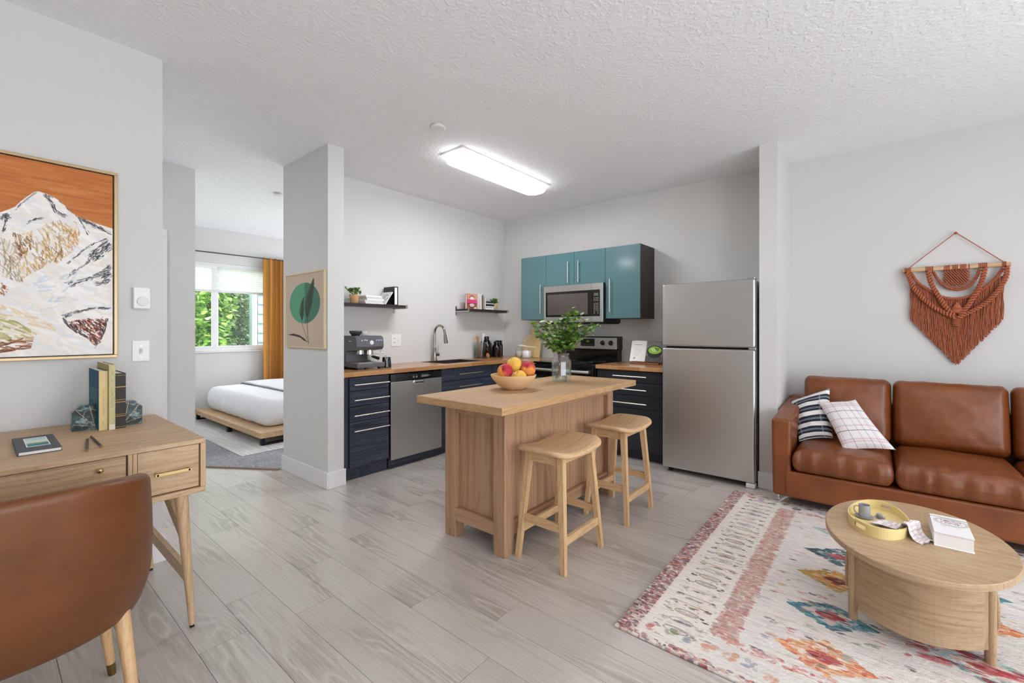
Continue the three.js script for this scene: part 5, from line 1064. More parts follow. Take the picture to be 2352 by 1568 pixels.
// poster on the partition
{
  const art = canvasTex(768, 720, (g, w, h) => {
    const X = (x) => (x * 0.685 - 0.12 + 0.1) / 0.688 * w, Yp = (y) => y * h * 0.98;
    g.fillStyle = '#c8b49f'; g.fillRect(0, 0, w, h);
    g.fillStyle = '#4f9a73'; g.beginPath(); g.ellipse(X(0.526), Yp(0.41), 0.41 * w, 0.28 * h, 0, 0, 7); g.fill();
    g.save(); g.beginPath(); g.ellipse(X(0.526), Yp(0.41), 0.41 * w, 0.28 * h, 0, 0, 7); g.clip(); g.fillStyle = '#3c7358'; g.fillRect(X(0.54), 0, w, h); g.restore();
    const R0 = (() => { let s = 5; return () => { s = (s * 1664525 + 1013904223) >>> 0; return s / 4294967296; }; })();
    const stem = (pts, lw) => { g.strokeStyle = '#1d1513'; g.lineWidth = lw; g.lineCap = 'round'; g.beginPath(); const c = new THREE.CatmullRomCurve3(pts.map(([x, y]) => V(X(x), Yp(y), 0))); for (let i = 0; i <= 30; i++) { const q = c.getPoint(i / 30); i ? g.lineTo(q.x, q.y) : g.moveTo(q.x, q.y); } g.stroke(); return c; };
    const c1 = stem([[0.644, 0.973], [0.615, 0.797], [0.607, 0.65], [0.629, 0.504], [0.672, 0.375], [0.727, 0.254], [0.782, 0.142]], 9), c2 = stem([[0.629, 0.957], [0.558, 0.843], [0.477, 0.709], [0.463, 0.619], [0.47, 0.499], [0.514, 0.383]], 6);
    const plume = (c, a, b, wid, n) => { for (let i = 0; i < n; i++) { const f = a + (b - a) * R0(), p = c.getPoint(f), k = Math.sin(Math.PI * ((f - a) / (b - a)) ** 0.6) * 0.9 + 0.15, s = (R0() - 0.5) * 2; g.strokeStyle = `rgba(${14 + 14 * R0()},${36 + 26 * R0()},${28 + 16 * R0()},.5)`; g.lineWidth = 2.4; g.beginPath(); g.moveTo(p.x, p.y); g.quadraticCurveTo(p.x + s * wid * k * 0.7, p.y - 16, p.x + s * wid * k, p.y - 40 - 24 * R0()); g.stroke(); } };
    plume(c1, 0.36, 0.97, 84, 1300); plume(c2, 0.5, 0.98, 52, 600);
    g.fillStyle = '#33261f'; g.beginPath(); const leaf = [[0.061, 0.855], [0.228, 0.838], [0.396, 0.86], [0.528, 0.905], [0.62, 0.955], [0.499, 0.93], [0.425, 0.896], [0.305, 0.88]]; leaf.forEach(([x, y], i) => i ? g.lineTo(X(x), Yp(y)) : g.moveTo(X(x), Yp(y))); g.closePath(); g.fill();
  });
  const t = thing('grass_poster', 'framed poster of dark grass before a green circle on partition', 'poster', [0.245, 1.12, 2.88]);
  const x0 = -0.1, x1 = 0.588, y0 = 1.118, y1 = 1.757, z0 = 2.87, z1 = 2.892, w = 0.011, fm = std({ color: 0xdcc79a, roughness: 0.45 });
  part('frame', [bx(x0, x1, y0, y0 + w, z0, z1, 0.002), bx(x0, x1, y1 - w, y1, z0, z1, 0.002), bx(x0, x0 + w, y0 + w, y1 - w, z0, z1, 0.002), bx(x1 - w, x1, y0 + w, y1 - w, z0, z1, 0.002)], fm, t);
  part('backing', bx(x0 + w, x1 - w, y0 + w, y1 - w, z0, z1 - 0.008, 0), M.paper, t);
  part('print', prep(new THREE.PlaneGeometry(x1 - x0 - 2 * w, y1 - y0 - 2 * w)).translate((x0 + x1) / 2, (y0 + y1) / 2, z1 - 0.0076), std({ map: art, roughness: 0.55 }), t);
}

// ---------------------------------------------------------------- bedroom
{
  const b = thing('bed', 'low oak platform bed with white mattress beyond the opening', 'bed', [-2.23, 0, 1.8]);
  const X0 = -3.4, X1 = -1.12, Z0 = 0.55, Z1 = 2.71;
  part('platform', O(bx(X0, X1, 0.098, 0.16, Z0, Z1, 0.004), 'x'), M.oakPale, b);
  for (const x of [X1 - 0.05, X0 + 0.05]) part('leg', [bx(x - 0.025, x + 0.025, 0.0165, 0.098, Z1 - 0.06, Z1 - 0.02, 0.002), bx(x - 0.025, x + 0.025, 0.0165, 0.098, Z0 + 0.9, Z0 + 0.94, 0.002), bx(x - 0.025, x + 0.025, 0.0165, 0.036, Z0 + 0.94, Z1 - 0.06, 0.002)], M.ironBlack, b);
  part('leg', bx(-2.205, -2.145, 0.0165, 0.098, 2.64, 2.69, 0.002), M.ironBlack, b);
  const mt = slab(2.02, 1.98, 0.31, { R: 0.14, er: 0.1, crown: 0.012, crownB: 0, nu: 60, nv: 50, uvs: 1, fn: (q) => { const e = Math.max(Math.abs(q.x) - 0.85, Math.abs(q.y) - 0.85); if (e > 0 && q.z < 0.02) { const k = 0.012 * Math.sin(q.x * 19) * Math.sin(q.x * 7 + 1) + 0.01 * Math.sin(q.y * 21); q.x += k; q.y += k; } } });
  rotated(mt, -Math.PI / 2); moved(mt, -2.31, 0.317, 1.615);
  part('mattress', mt, M.linen, b);
  const bl = thing('blanket', 'pale grey folded blanket across the white bed', 'blanket', [-2.3, 0.47, 1.5]);
  const bg = slab(2.06, 1.25, 0.02, { R: 0.03, er: 0.01, nu: 40, nv: 30, fn: (q) => { const e = Math.abs(q.x) - 0.9; if (e > 0) q.z -= e * e * 3.2; q.z += 0.004 * Math.sin(q.x * 9 + q.y * 7); } });
  rotated(bg, -Math.PI / 2, 0, 0); moved(bg, -2.31, 0.5, 1.52);
  part('cloth', bg, std({ color: 0xe2e3e5, roughness: 0.95, bumpMap: rep(fabricBump, 4, 4), bumpScale: 0.0005 }), bl);
  part('hem', slab(2.02, 0.02, 0.012, { R: 0.004, er: 0.006, nu: 40, nv: 4, fn: (q) => { const e = Math.abs(q.x) - 0.9; if (e > 0) q.z -= e * e * 3.2; } }).rotateX(-Math.PI / 2).translate(-2.31, 0.494, 2.148), std({ color: 0x9d9fa5, roughness: 0.9 }), bl);
  const rugTex = dataTex(512, 512, (u, v) => { const k = 205 + 50 * (fbm(u * 4, v * 120, 4, 120, 44, 3) - 0.5) + 16 * (fbm(u * 80, v * 80, 80, 80, 45, 2) - 0.5); return [k, k - 2, k - 5]; });
  single('bedroom_rug', boxUV(bx(-3.46, -0.885, 0.0105, 0.0165, 0.4, 2.974, 0.002), 'x', 1.2, 1.2), std({ map: rugTex, roughness: 1 }), 'pale cream rug lying under the platform bed', 'rug');
  // curtain, rod and cellular shade
  const rodT = thing('curtain_rod', 'thin dark curtain rod above the bedroom window', 'curtain rod', [-3.46, 2.38, 2.2]);
  part('pole', rod(V(-3.46, 2.392, 1.05), V(-3.46, 2.392, 3.34), 0.009, 0.009, 10), std({ color: 0x55565c, metalness: 0.6, roughness: 0.4 }), rodT);
  part('bracket', [bx(-3.55, -3.46, 2.385, 2.399, 1.12, 1.13, 0.001), bx(-3.55, -3.46, 2.385, 2.399, 3.2, 3.21, 0.001)], std({ color: 0x55565c, metalness: 0.6, roughness: 0.4 }), rodT);
  const nz = 160, ny = 24, pos = [], idx = [];
  for (let j = 0; j <= ny; j++) for (let i = 0; i <= nz; i++) {
    const f = i / nz, y = mix(2.4, 0.03, j / ny), z = mix(1.12, 1.785, f), flare = 0.6 + 0.4 * j / ny;
    const ph = f * 46 + 1.1 * Math.sin(f * 9), wide = f > 0.72 ? 0.35 : 1;
    pos.push(-3.46 + 0.036 * flare * wide * Math.sin(ph) + 0.008 * Math.sin(f * 17 + j * 0.2) + (j === 0 ? 0 : 0), y + (j === 0 ? 0.012 * Math.sin(ph * 1.0) : 0), z + 0.008 * Math.cos(ph) + 0.012 * (j / ny) * (f - 0.4));
  }
  for (let j = 0; j < ny; j++) for (let i = 0; i < nz; i++) { const a = j * (nz + 1) + i, c = a + nz + 1; idx.push(a, c, a + 1, a + 1, c, c + 1); }
  const cg = new THREE.BufferGeometry(); cg.setAttribute('position', new THREE.Float32BufferAttribute(pos, 3)); cg.setIndex(idx); cg.computeVertexNormals();
  const cur = thing('curtain', 'mustard orange curtain hanging at the bedroom window', 'curtain', [-3.46, 0.03, 1.45]);
  part('cloth', cg, phys({ color: 0xb67c34, roughness: 0.9, transmission: 0.12, thickness: 0, side: THREE.DoubleSide, sheen: 0.3 }), cur);
  const sh = thing('window_shade', 'white cellular shade half drawn over bedroom window', 'window shade', [-3.56, 1.8, 2.36]);
  part('head_rail', bx(-3.6, -3.555, 2.222, 2.256, 1.51, 3.21, 0.003), M.trim, sh);
  const sp = [], si = []; const NP = 26;
  for (let k = 0; k <= NP; k++) for (const z of [1.515, 3.205]) sp.push(-3.585 + (k % 2 ? 0.012 : 0), mix(2.222, 1.86, k / NP), z);
  for (let k = 0; k < NP; k++) { const a = k * 2; si.push(a, a + 2, a + 1, a + 1, a + 2, a + 3); }
  const sg = new THREE.BufferGeometry(); sg.setAttribute('position', new THREE.Float32BufferAttribute(sp, 3)); sg.setIndex(si); const sg2 = sg.toNonIndexed(); sg2.computeVertexNormals();
  part('pleats', sg2, phys({ color: 0xf6f6f4, roughness: 0.95, transmission: 0.35, thickness: 0, side: THREE.DoubleSide }), sh);
  part('bottom_rail', bx(-3.6, -3.562, 1.826, 1.86, 1.515, 3.205, 0.004), M.trim, sh);
}

// ---------------------------------------------------------------- living area: rug, sofa, table
{
  const X0 = 3.12, X1 = 5.7, Z0 = 0.845, Z1 = 2.918, TW = 2048, TH = 1646;
  const rug = canvasTex(TW, TH, (g, w, h) => {
    const sx = w / (X1 - X0), sz = h / (Z1 - Z0), X = (x) => (x - X0) * sx, Z = (z) => (z - Z0) * sz;
    const R0 = (() => { let s = 4242; return () => { s = (s * 1664525 + 1013904223) >>> 0; return s / 4294967296; }; })();
    const pick = (a) => a[Math.floor(R0() * a.length)];
    const blot = (x, z, rx, rz, c, n = 14) => { g.fillStyle = c; for (let i = 0; i < n; i++) { g.globalAlpha = 0.25 + 0.5 * R0(); g.beginPath(); g.ellipse(X(x + (R0() - 0.5) * rx * 1.3), Z(z + (R0() - 0.5) * rz * 1.3), sx * rx * (0.2 + 0.4 * R0()), sz * rz * (0.15 + 0.35 * R0()), 0, 0, 7); g.fill(); } g.globalAlpha = 1; };
    g.fillStyle = '#d9d3cb'; g.fillRect(0, 0, w, h);
    for (let i = 0; i < 5200; i++) { g.globalAlpha = 0.12 + 0.25 * R0(); g.fillStyle = pick(['#efeae2', '#cfc8c2', '#e3d3cd', '#c9cbc8', '#d8c6b8', '#f3efe8', '#d0b9b4']); g.fillRect(R0() * w, R0() * h, 20 + 70 * R0(), 3 + 6 * R0()); }
    g.globalAlpha = 1;
    const warm = ['#a8584e', '#c38478', '#8d4f55', '#b9a08f', '#6c5a64', '#c99f8d', '#d8c4b8', '#7a6f78', '#94474a', '#4a4048'];
    const band = (x0, x1, z0, z1, cols, n, s) => { for (let i = 0; i < n; i++) { const x = mix(x0, x1, R0()), z = mix(z0, z1, R0()); g.globalAlpha = 0.35 + 0.5 * R0(); g.fillStyle = pick(cols); g.beginPath(); g.ellipse(X(x), Z(z), sx * s * (0.3 + R0()), sz * s * (0.2 + 0.5 * R0()), 0, 0, 7); g.fill(); } g.globalAlpha = 1; };
    // outer band along the left end, cream band with ovals, red inner band
    band(X0, 3.2, Z0, Z1, warm, 2600, 0.012); g.globalAlpha = 0.8; g.fillStyle = '#e2d8c8'; g.fillRect(X(3.2), 0, sx * 0.018, h); g.globalAlpha = 1;
    g.globalAlpha = 0.45; g.fillStyle = '#e8e1d4'; g.fillRect(X(3.22), 0, sx * 0.235, h); g.globalAlpha = 1;
    for (let z = Z0 + 0.07; z < Z1 - 0.1; z += 0.072) {
      const c = pick(['#3c3337', '#7a4a52', '#8b6f5c', '#5a5048', '#a06a66', '#6d6470', '#86785e']); g.strokeStyle = c; g.lineWidth = 4 + 4 * R0(); g.globalAlpha = 0.3 + 0.45 * R0();
      if (R0() < 0.62) { g.beginPath(); g.ellipse(X(3.335), Z(z), sx * 0.05, sz * 0.017, 0, 0, 7); g.stroke(); blot(3.335, z, 0.05, 0.016, pick(['#b99aa0', '#9a8f98', '#c7a79a', '#75606a']), 6); }
      else { g.lineWidth = 6; g.beginPath(); g.moveTo(X(3.25), Z(z)); g.lineTo(X(3.42), Z(z) + 4); g.strokeStyle = '#b0744f'; g.stroke(); blot(3.335, z + 0.02, 0.04, 0.012, '#5c564a', 6); }
      for (const x of [3.262, 3.41]) blot(x, z + 0.012, 0.022, 0.016, pick(['#3b3436', '#6c4d50', '#7f7a62', '#5b4a56']), 5);
    }
    g.globalAlpha = 1;
    band(3.455, 3.548, Z0 + 0.19, Z1 - 0.2, ['#b8766a', '#c79186', '#b08478', '#d3ada2', '#bb9a8c', '#cfbcb0', '#a8686a', '#9b9080'], 2400, 0.014);
    for (const z of [Z0 + 0.19, Z1 - 0.2]) band(3.5, X1, z - 0.02, z + 0.02, ['#b2564e', '#c77d72', '#d9b8ae', '#d8cfc6'], 700, 0.013);
    band(3.2, X1, Z0, Z0 + 0.05, warm, 1300, 0.012); band(3.2, X1, Z1 - 0.035, Z1, warm, 700, 0.012);
    for (let x = 3.25; x < X1; x += 0.075) for (const z of [Z0 + 0.11, Z1 - 0.11]) { blot(x, z + (R0() - 0.5) * 0.05, 0.03, 0.03, pick(['#3b3034', '#b2564e', '#5e6b4c', '#8a8fa0', '#c98a6a', '#7a3f4a']), 7); }
    // field medallions
    const diamond = (cx, cz, rx, rz, outer, mid, core) => {
      const d = (k, cols, n) => { for (let i = 0; i < n; i++) { const a = R0() * 2 - 1, b = (R0() * 2 - 1) * (1 - Math.abs(a)); g.globalAlpha = 0.45 + 0.5 * R0(); g.fillStyle = pick(cols); g.beginPath(); g.ellipse(X(cx + a * rx * k), Z(cz + b * rz * k), sx * 0.014 * (0.5 + R0()), sz * 0.008 * (0.5 + R0()), 0, 0, 7); g.fill(); } };
      d(1, outer, 420); d(0.62, mid, 200); d(0.3, core, 80); g.globalAlpha = 1;
    };
    const rows = [[1.25, ['#6c8f94', '#8fb0ae', '#c7d3d0'], ['#e4dcd2', '#c9a79a'], ['#b2564e']], [1.605, ['#1f3a4c', '#2c5560', '#17303f', '#3f6a72'], ['#e2dad2', '#5b7f8a', '#1f3a4c'], ['#a3313a', '#8a2730', '#c4626a']], [1.905, ['#c98a3c', '#d9a354', '#b9762c', '#8f8a3a'], ['#d98b3a', '#c46a3a', '#e0c08a'], ['#7a3324', '#5a2a24']], [2.262, ['#3a6f82', '#2c5c70', '#5a8f9c', '#2f7a6a'], ['#d3b9b6', '#a8b9b4', '#3a6f82'], ['#a8423e', '#8a2f34']], [2.58, ['#d07a4c', '#e0a070', '#c25a3c', '#e3c0a0'], ['#e8d8c8', '#d07a4c'], ['#a8423e']]];
    for (let c = 0; c < 4; c++) rows.forEach(([z, o, m, k], i) => { const q = rows[(i + c * 2) % 5]; diamond(3.83 + c * 0.48, z, 0.15, 0.115, c ? q[1] : o, c ? q[2] : m, c ? q[3] : k); });
    for (let i = 0; i < 420; i++) blot(mix(3.58, X1, R0()), mix(Z0 + 0.22, Z1 - 0.22, R0()), 0.03, 0.014, pick(['#b8625c', '#7f6f8a', '#6f7a58', '#c98a74', '#4b3a44', '#8aa0a4', '#c7a05c', '#a0484a', '#33303a']), 4);
    for (let i = 0; i < 30; i++) { const x = mix(4.1, 4.5, R0()), z = mix(2.2, 2.36, R0()); blot(x, z, 0.05, 0.02, pick(['#a3222c', '#8a1f2a', '#c14048']), 5); }
    for (let i = 0; i < 2600; i++) { const x = mix(3.56, X1, R0()), z = mix(Z0 + 0.2, Z1 - 0.2, R0()); g.globalAlpha = 0.12 + 0.3 * R0(); g.fillStyle = pick(['#c9a39c', '#b7aeb0', '#c5b49c', '#a9b0ac', '#d7bdb4', '#b58f88', '#9c93a2', '#f2ece4']); g.beginPath(); g.ellipse(X(x), Z(z), sx * 0.02 * (0.4 + R0()), sz * 0.006 * (0.4 + R0()), 0, 0, 7); g.fill(); }
    for (let i = 0; i < 700; i++) { const x = mix(3.22, 3.46, R0()), z = mix(Z0, Z1, R0()); g.globalAlpha = 0.2 + 0.4 * R0(); g.fillStyle = pick(['#b59a90', '#8f8586', '#c2a08c', '#6f6468', '#d5c4b0', '#a9a48c']); g.fillRect(X(x), Z(z), sx * 0.03 * R0(), 3 + 5 * R0()); }
    g.globalAlpha = 1;
    // woven streaks across
    for (let i = 0; i < 15000; i++) { g.globalAlpha = 0.12 + 0.22 * R0(); g.fillStyle = pick(['#f4efe8', '#d6cfc8', '#8e8680', '#e9dfd6']); g.fillRect(R0() * w, R0() * h, 30 + 80 * R0(), 2); }
    g.globalAlpha = 1;
  });
  const g = bx(X0, X1, 0, 0.011, Z0, Z1, 0.004); { const p = g.attributes.position, uv = g.attributes.uv; for (let i = 0; i < p.count; i++) uv.setXY(i, (p.getX(i) - X0) / (X1 - X0), 1 - (p.getZ(i) - Z0) / (Z1 - Z0)); }
  single('patterned_rug', g, std({ map: rug, roughness: 1, bumpMap: rep(carpetBump, 3, 3), bumpScale: 0.003 }), 'faded multicoloured oriental rug in front of the sofa', 'rug');
}
{
  const t = thing('sofa', 'cognac leather three-seat sofa along the right wall', 'sofa', [4.38, 0, 0.5]);
  const X0 = 3.397, X1 = 5.37, Z0 = 0.05, ZF = 0.98;
  const LU = (g) => boxUV(g, 'x', 0.8, 0.8, rnd(), rnd());
  part('base_frame', LU(bx(3.46, 5.31, 0.082, 0.268, Z0, ZF, 0.018, 3)), M.leather, t);
  part('back_frame', LU(bx(X0, X1, 0.26, 0.71, Z0, 0.22, 0.03, 3)), M.leather, t);
  const arm = (a, b) => { const g = bx(a, b, 0.082, 0.632, Z0 + 0.02, ZF, 0.022, 4), p = g.attributes.position; for (let i = 0; i < p.count; i++) { const y = p.getY(i), z = p.getZ(i), x = p.getX(i); if (y > 0.45) p.setY(i, y + (ZF - z) * 0.085 * clamp((y - 0.45) / 0.15)); p.setX(i, x + 0.006 * Math.sin((y - 0.25) * 8) * Math.sign(x - (a + b) / 2)); } g.computeVertexNormals(); return LU(g); };
  part('arm', arm(X0, 3.518), M.leather, t); part('arm', arm(5.249, X1), M.leather, t);
  const wob = (s) => (x, y) => fbm(x * 3 + 50, y * 3 + 50, 4096, 4096, s, 3) - 0.5;
  const seats = [[3.522, 4.073], [4.077, 4.668], [4.672, 5.246]];
  seats.forEach(([a, b], i) => {
    const n1 = wob(101 + i), n2 = wob(201 + i), w = b - a, d = 0.7;
    const sc = slab(w, d, 0.15, { R: 0.04, er: 0.05, crown: 0.028, crownB: 0.004, nu: 46, nv: 46, p: 4, uvs: 0.8, fn: (q, u, v, s) => { if (s > 0) { const ef = (1 - u ** 8) * (1 - v ** 8); q.z += 0.016 * n1(q.x * 2, q.y * 2) * ef; if (v < -0.55) q.z += 0.005 * Math.sin(q.x * 55 + 6 * n2(q.x * 3, 1)) * clamp((-0.55 - v) * 4) * clamp(1 - Math.abs(v + 0.82) * 5); } if (v < -0.9) q.y += 0.006 * Math.sin(q.x * 48 + 7 * n2(q.x * 4, 2)); } });
    rotated(sc, -Math.PI / 2); moved(sc, (a + b) / 2, 0.348, 0.652);
    part('seat_cushion', sc, M.leather, t);
    const bc2 = slab(w - 0.004, 0.475, 0.16, { R: 0.05, er: 0.055, crown: 0.045, crownB: 0.01, nu: 46, nv: 40, p: 2.4, uvs: 0.8, fn: (q, u, v, s) => { if (s > 0) q.z += (1 - u ** 8) * (1 - v ** 8) * 0.02 * n2(q.x * 2.4, q.y * 2.4) + (1 - u ** 8) * (1 - v ** 8) * 0.004 * Math.sin(q.y * 30 + q.x * 22) * n1(q.x * 5, q.y * 5); q.y += v > 0.85 ? 0.008 * n1(q.x * 5, 3) : 0; } });
    rotated(bc2, -0.2); moved(bc2, (a + b) / 2, 0.66, 0.305);
    part('back_cushion', bc2, M.leather, t);
  });
  const foot = (x, sx, z, sz) => [tube([V(x, 0.083, z), V(x + sx * 0.01, 0.045, z), V(x + sx * 0.004, 0.02, z - sz * 0.01), V(x + sx * 0.002, 0.02, z - sz * 0.02)], 0.007, 14, 8), bx(x - 0.02, x + 0.06 * sx + 0.02, 0.074, 0.084, z - 0.05, z + 0.02, 0.003), bar(V(x + sx * 0.075, 0.079, z), V(x + sx * 0.005, 0.0165, z), 0.03, 0.006, 0.03, 0.008, V(0, 0, 1))];
  for (const [x, sx] of [[3.425, 1], [5.34, -1]]) for (const [z, sz] of [[0.91, 1], [0.12, -1]]) part('foot', foot(x, sx, z, sz), M.chrome, t);
}
// loose cushions on the sofa
function cushion(label, corners, th, map, group) {
  const [TL, TR, BR, BL] = corners.map((c) => V(...c)), n = 26, nrm = TR.clone().sub(TL).cross(BL.clone().sub(TL)).normalize().negate();
  const mk = (s) => { const pos = [], uv = [], idx = []; for (let j = 0; j <= n; j++) for (let i = 0; i <= n; i++) {
    const u = i / n, v = j / n, pin = 0.07, bu = 4 * u * (1 - u), bv = 4 * v * (1 - v);
    const uu = u + (0.5 - u) * pin * bv * (Math.abs(u - 0.5) * 2) ** 2, vv = v + (0.5 - v) * pin * bu * (Math.abs(v - 0.5) * 2) ** 2;
    const p = TL.clone().lerp(TR, uu).lerp(BL.clone().lerp(BR, uu), vv), k = Math.pow(Math.max(0, bu * bv), 0.42);
    p.addScaledVector(nrm, s * th / 2 * k * (1 + 0.14 * (fbm(u * 4 + 3, v * 4 + 3, 4096, 4096, label.length, 3) - 0.5) * 2)); pos.push(p.x, p.y, p.z); uv.push(u, 1 - v); }
    for (let j = 0; j < n; j++) for (let i = 0; i < n; i++) { const a = j * (n + 1) + i, c = a + n + 1; s > 0 ? idx.push(a, c, a + 1, a + 1, c, c + 1) : idx.push(a, a + 1, c, a + 1, c + 1, c); }
    const g = new THREE.BufferGeometry(); g.setAttribute('position', new THREE.Float32BufferAttribute(pos, 3)); g.setAttribute('uv', new THREE.Float32BufferAttribute(uv, 2)); g.setIndex(idx); g.computeVertexNormals(); return prep(g); };
  return single('throw_pillow', [mk(1), mk(-1)], std({ map, roughness: 0.95, bumpMap: rep(fabricBump, 3, 3), bumpScale: 0.0004 }), label, 'pillow', group);
}
{
  const stripe = canvasTex(512, 512, (g, w, h) => { g.fillStyle = '#eeece8'; g.fillRect(0, 0, w, h); const navy = '#20293b'; for (const [y, t] of [[0, 26], [70, 62], [180, 66], [292, 66], [400, 62], [494, 18]]) { g.fillStyle = navy; g.fillRect(0, y, w, t); g.fillStyle = '#d9d8d6'; g.fillRect(0, y + t * 0.42, w, 3); g.fillRect(0, y + t * 0.58, w, 3); } g.fillStyle = 'rgba(230,230,230,.35)'; g.fillRect(90, 0, 22, h); g.fillRect(400, 0, 22, h); for (let i = 0; i < 3000; i++) { g.fillStyle = `rgba(${i % 2 ? 255 : 0},${i % 2 ? 255 : 0},${i % 2 ? 255 : 0},.05)`; g.fillRect(w * hash2(i, 1, 1), h * hash2(i, 2, 1), 8, 1); } });
  const plaid = canvasTex(512, 512, (g, w, h) => { g.fillStyle = '#e9e5e4'; g.fillRect(0, 0, w, h); g.fillStyle = 'rgba(190,150,158,.35)'; for (const y of [60, 84, 230, 300, 430, 452]) g.fillRect(0, y, w, 14); for (const x of [50, 250, 420]) g.fillRect(x, 0, 12, h); g.fillStyle = 'rgba(60,60,72,.8)'; for (const y of [150, 352]) g.fillRect(0, y, w, 5); for (const x of [150, 330, 400]) g.fillRect(x, 0, 4, h); });
  cushion('navy and white striped cushion against the sofa arm', [[3.44, 0.69, 0.4], [3.705, 0.822, 0.43], [3.74, 0.47, 0.64], [3.53, 0.415, 0.66]], 0.13, stripe);
  cushion('white plaid cushion leaning on the striped cushion', [[3.64, 0.72, 0.55], [3.866, 0.758, 0.53], [4.085, 0.476, 0.77], [3.81, 0.43, 0.8]], 0.12, plaid);
  // coffee table
  const t = thing('coffee_table', 'oval oak coffee table with curved front panel on rug', 'table', [4.108, 0.011, 2.13]);
  const cx = 4.108, cz = 2.13, A = 0.3, B = 0.42, Y = 0.41;
  const oval = (a, b, th, y, n = 72) => { const pts = []; for (let i = 0; i < n; i++) { const s = i / n * 6.28319; pts.push([cx + a * Math.cos(s), -(cz + b * Math.sin(s))]); } const g = extrude(pts, th - 0.006, 0.003); rotated(g, -Math.PI / 2); return moved(g, 0, y - th + 0.003, 0); };
  part('tabletop', boxUV(oval(A, B, 0.026, Y), 'x', 2, 1, 0.12, 0.4), M.oakTable, t);
  for (const [x, z] of [[3.908, 2.21], [4.322, 2.21], [3.908, 2.0], [4.322, 2.0]]) part('leg', O(rod(V(x, 0.011, z), V(x, Y - 0.026, z), 0.017, 0.017, 18), 'y'), M.oakTable, t);
  const curved = (z0, bow) => { const n = 26, pos = [], idx = []; for (let i = 0; i <= n; i++) { const f = i / n, x = mix(3.912, 4.318, f), z = z0 + bow * Math.sin(f * Math.PI) ** 0.85; for (const [y, dz] of [[0.067, 0], [Y - 0.027, 0], [Y - 0.027, -Math.sign(bow) * 0.012], [0.067, -Math.sign(bow) * 0.012]]) pos.push(x, y, z + dz); }
    for (let i = 0; i < n; i++) for (let k = 0; k < 4; k++) { const a = i * 4 + k, b2 = i * 4 + (k + 1) % 4, c = a + 4, d = b2 + 4; bow > 0 ? idx.push(a, c, b2, b2, c, d) : idx.push(a, b2, c, b2, d, c); }
    const g = new THREE.BufferGeometry(); g.setAttribute('position', new THREE.Float32BufferAttribute(pos, 3)); g.setIndex(idx); const q = g.toNonIndexed(); q.computeVertexNormals(); return prep(q); };
  part('front_panel', boxUV(curved(2.222, 0.115), 'x', 2, 1, 0.5, 0.1), M.oakTable, t);
  part('back_panel', boxUV(curved(1.99, -0.115), 'x', 2, 1, 0.2, 0.6), M.oakTable, t);
  part('side_rail', [3.9, 4.33].map((x) => O((() => { const s = Math.sign(x - cx), pts = []; const g = slab(0.2, 0.14, 0.018, { R: 0.05, er: 0.009, nu: 14, nv: 10 }); rotated(g, 0, Math.PI / 2); return moved(g, x + s * 0.012, 0.19, 2.105); })(), 'z')), M.oakTable, t);
  // tray and what is on it
  const tr = thing('serving_tray', 'pale yellow oval wooden tray on the coffee table', 'tray', [3.99, Y, 2.09]);
  const tm = std({ color: 0xe2cd8e, roughness: 0.5, bumpMap: grainBump, bumpScale: 0.0003 }), tx = 3.993, tz = 2.095, ta = 0.104, tb = 0.185;
  const pts = []; for (let i = 0; i < 56; i++) { const s = i / 56 * 6.28319; pts.push([tx + ta * Math.cos(s), -(tz + tb * Math.sin(s))]); }
  const bg = extrude(pts, 0.004, 0.001); rotated(bg, -Math.PI / 2); part('tray_base', boxUV(moved(bg, 0, Y + 0.001, 0), 'z', 2, 1), tm, tr);
  const wallSeg = (s0, s1, y0, y1, n) => { const pos = [], idx = []; for (let i = 0; i <= n; i++) { const s = mix(s0, s1, i / n), c = Math.cos(s), e = Math.sin(s), hi = 0.012 * (Math.cos(2 * (s - Math.PI / 2)) * 0.5 + 0.5); for (const [k, y] of [[1.03, y0], [1.03, y1 ?? 0.034 + hi], [0.99, y1 ?? 0.034 + hi], [0.99, y0]]) pos.push(tx + ta * k * c, Y + y, tz + tb * k * e); } for (let i = 0; i < n; i++) for (let k = 0; k < 4; k++) { const a = i * 4 + k, b2 = i * 4 + (k + 1) % 4, c = a + 4, d = b2 + 4; idx.push(a, b2, c, b2, d, c); } const g = new THREE.BufferGeometry(); g.setAttribute('position', new THREE.Float32BufferAttribute(pos, 3)); g.setIndex(idx); const q = g.toNonIndexed(); q.computeVertexNormals(); return prep(q); };
  const gp = 0.2;
  part('tray_rim', [wallSeg(Math.PI / 2 + 0.6 + gp, Math.PI * 1.5 + 0.3 - gp, 0.0, undefined, 30), wallSeg(-Math.PI / 2 + 0.3 + gp, Math.PI / 2 + 0.6 - gp, 0, undefined, 30), ...[Math.PI / 2 + 0.6, -Math.PI / 2 + 0.3].flatMap((m) => [wallSeg(m - gp, m + gp, 0, 0.017, 8), wallSeg(m - gp, m + gp, 0.033, 0.046, 8)])], tm, tr);
  const cupX = 3.945, cupZ = 2.075, sa = thing('saucer', 'grey saucer under the mug on the tray', 'saucer', [cupX, Y + 0.006, cupZ]);
  part('plate', lathe([[0.001, 0], [0.02, 0], [0.034, 0.006], [0.035, 0.008], [0.033, 0.0085], [0.018, 0.003], [0.001, 0.003]], cupX, Y + 0.006, cupZ, 36), M.ceramicGrey, sa);
  const mug = thing('mug', 'grey ceramic mug standing on a saucer in the tray', 'mug', [cupX, Y + 0.01, cupZ]);
  part('cup', lathe([[0.001, 0], [0.019, 0], [0.021, 0.004], [0.0215, 0.055], [0.0205, 0.056], [0.0195, 0.054], [0.019, 0.008], [0.001, 0.006]], cupX, Y + 0.01, cupZ, 36), M.ceramicGrey, mug);
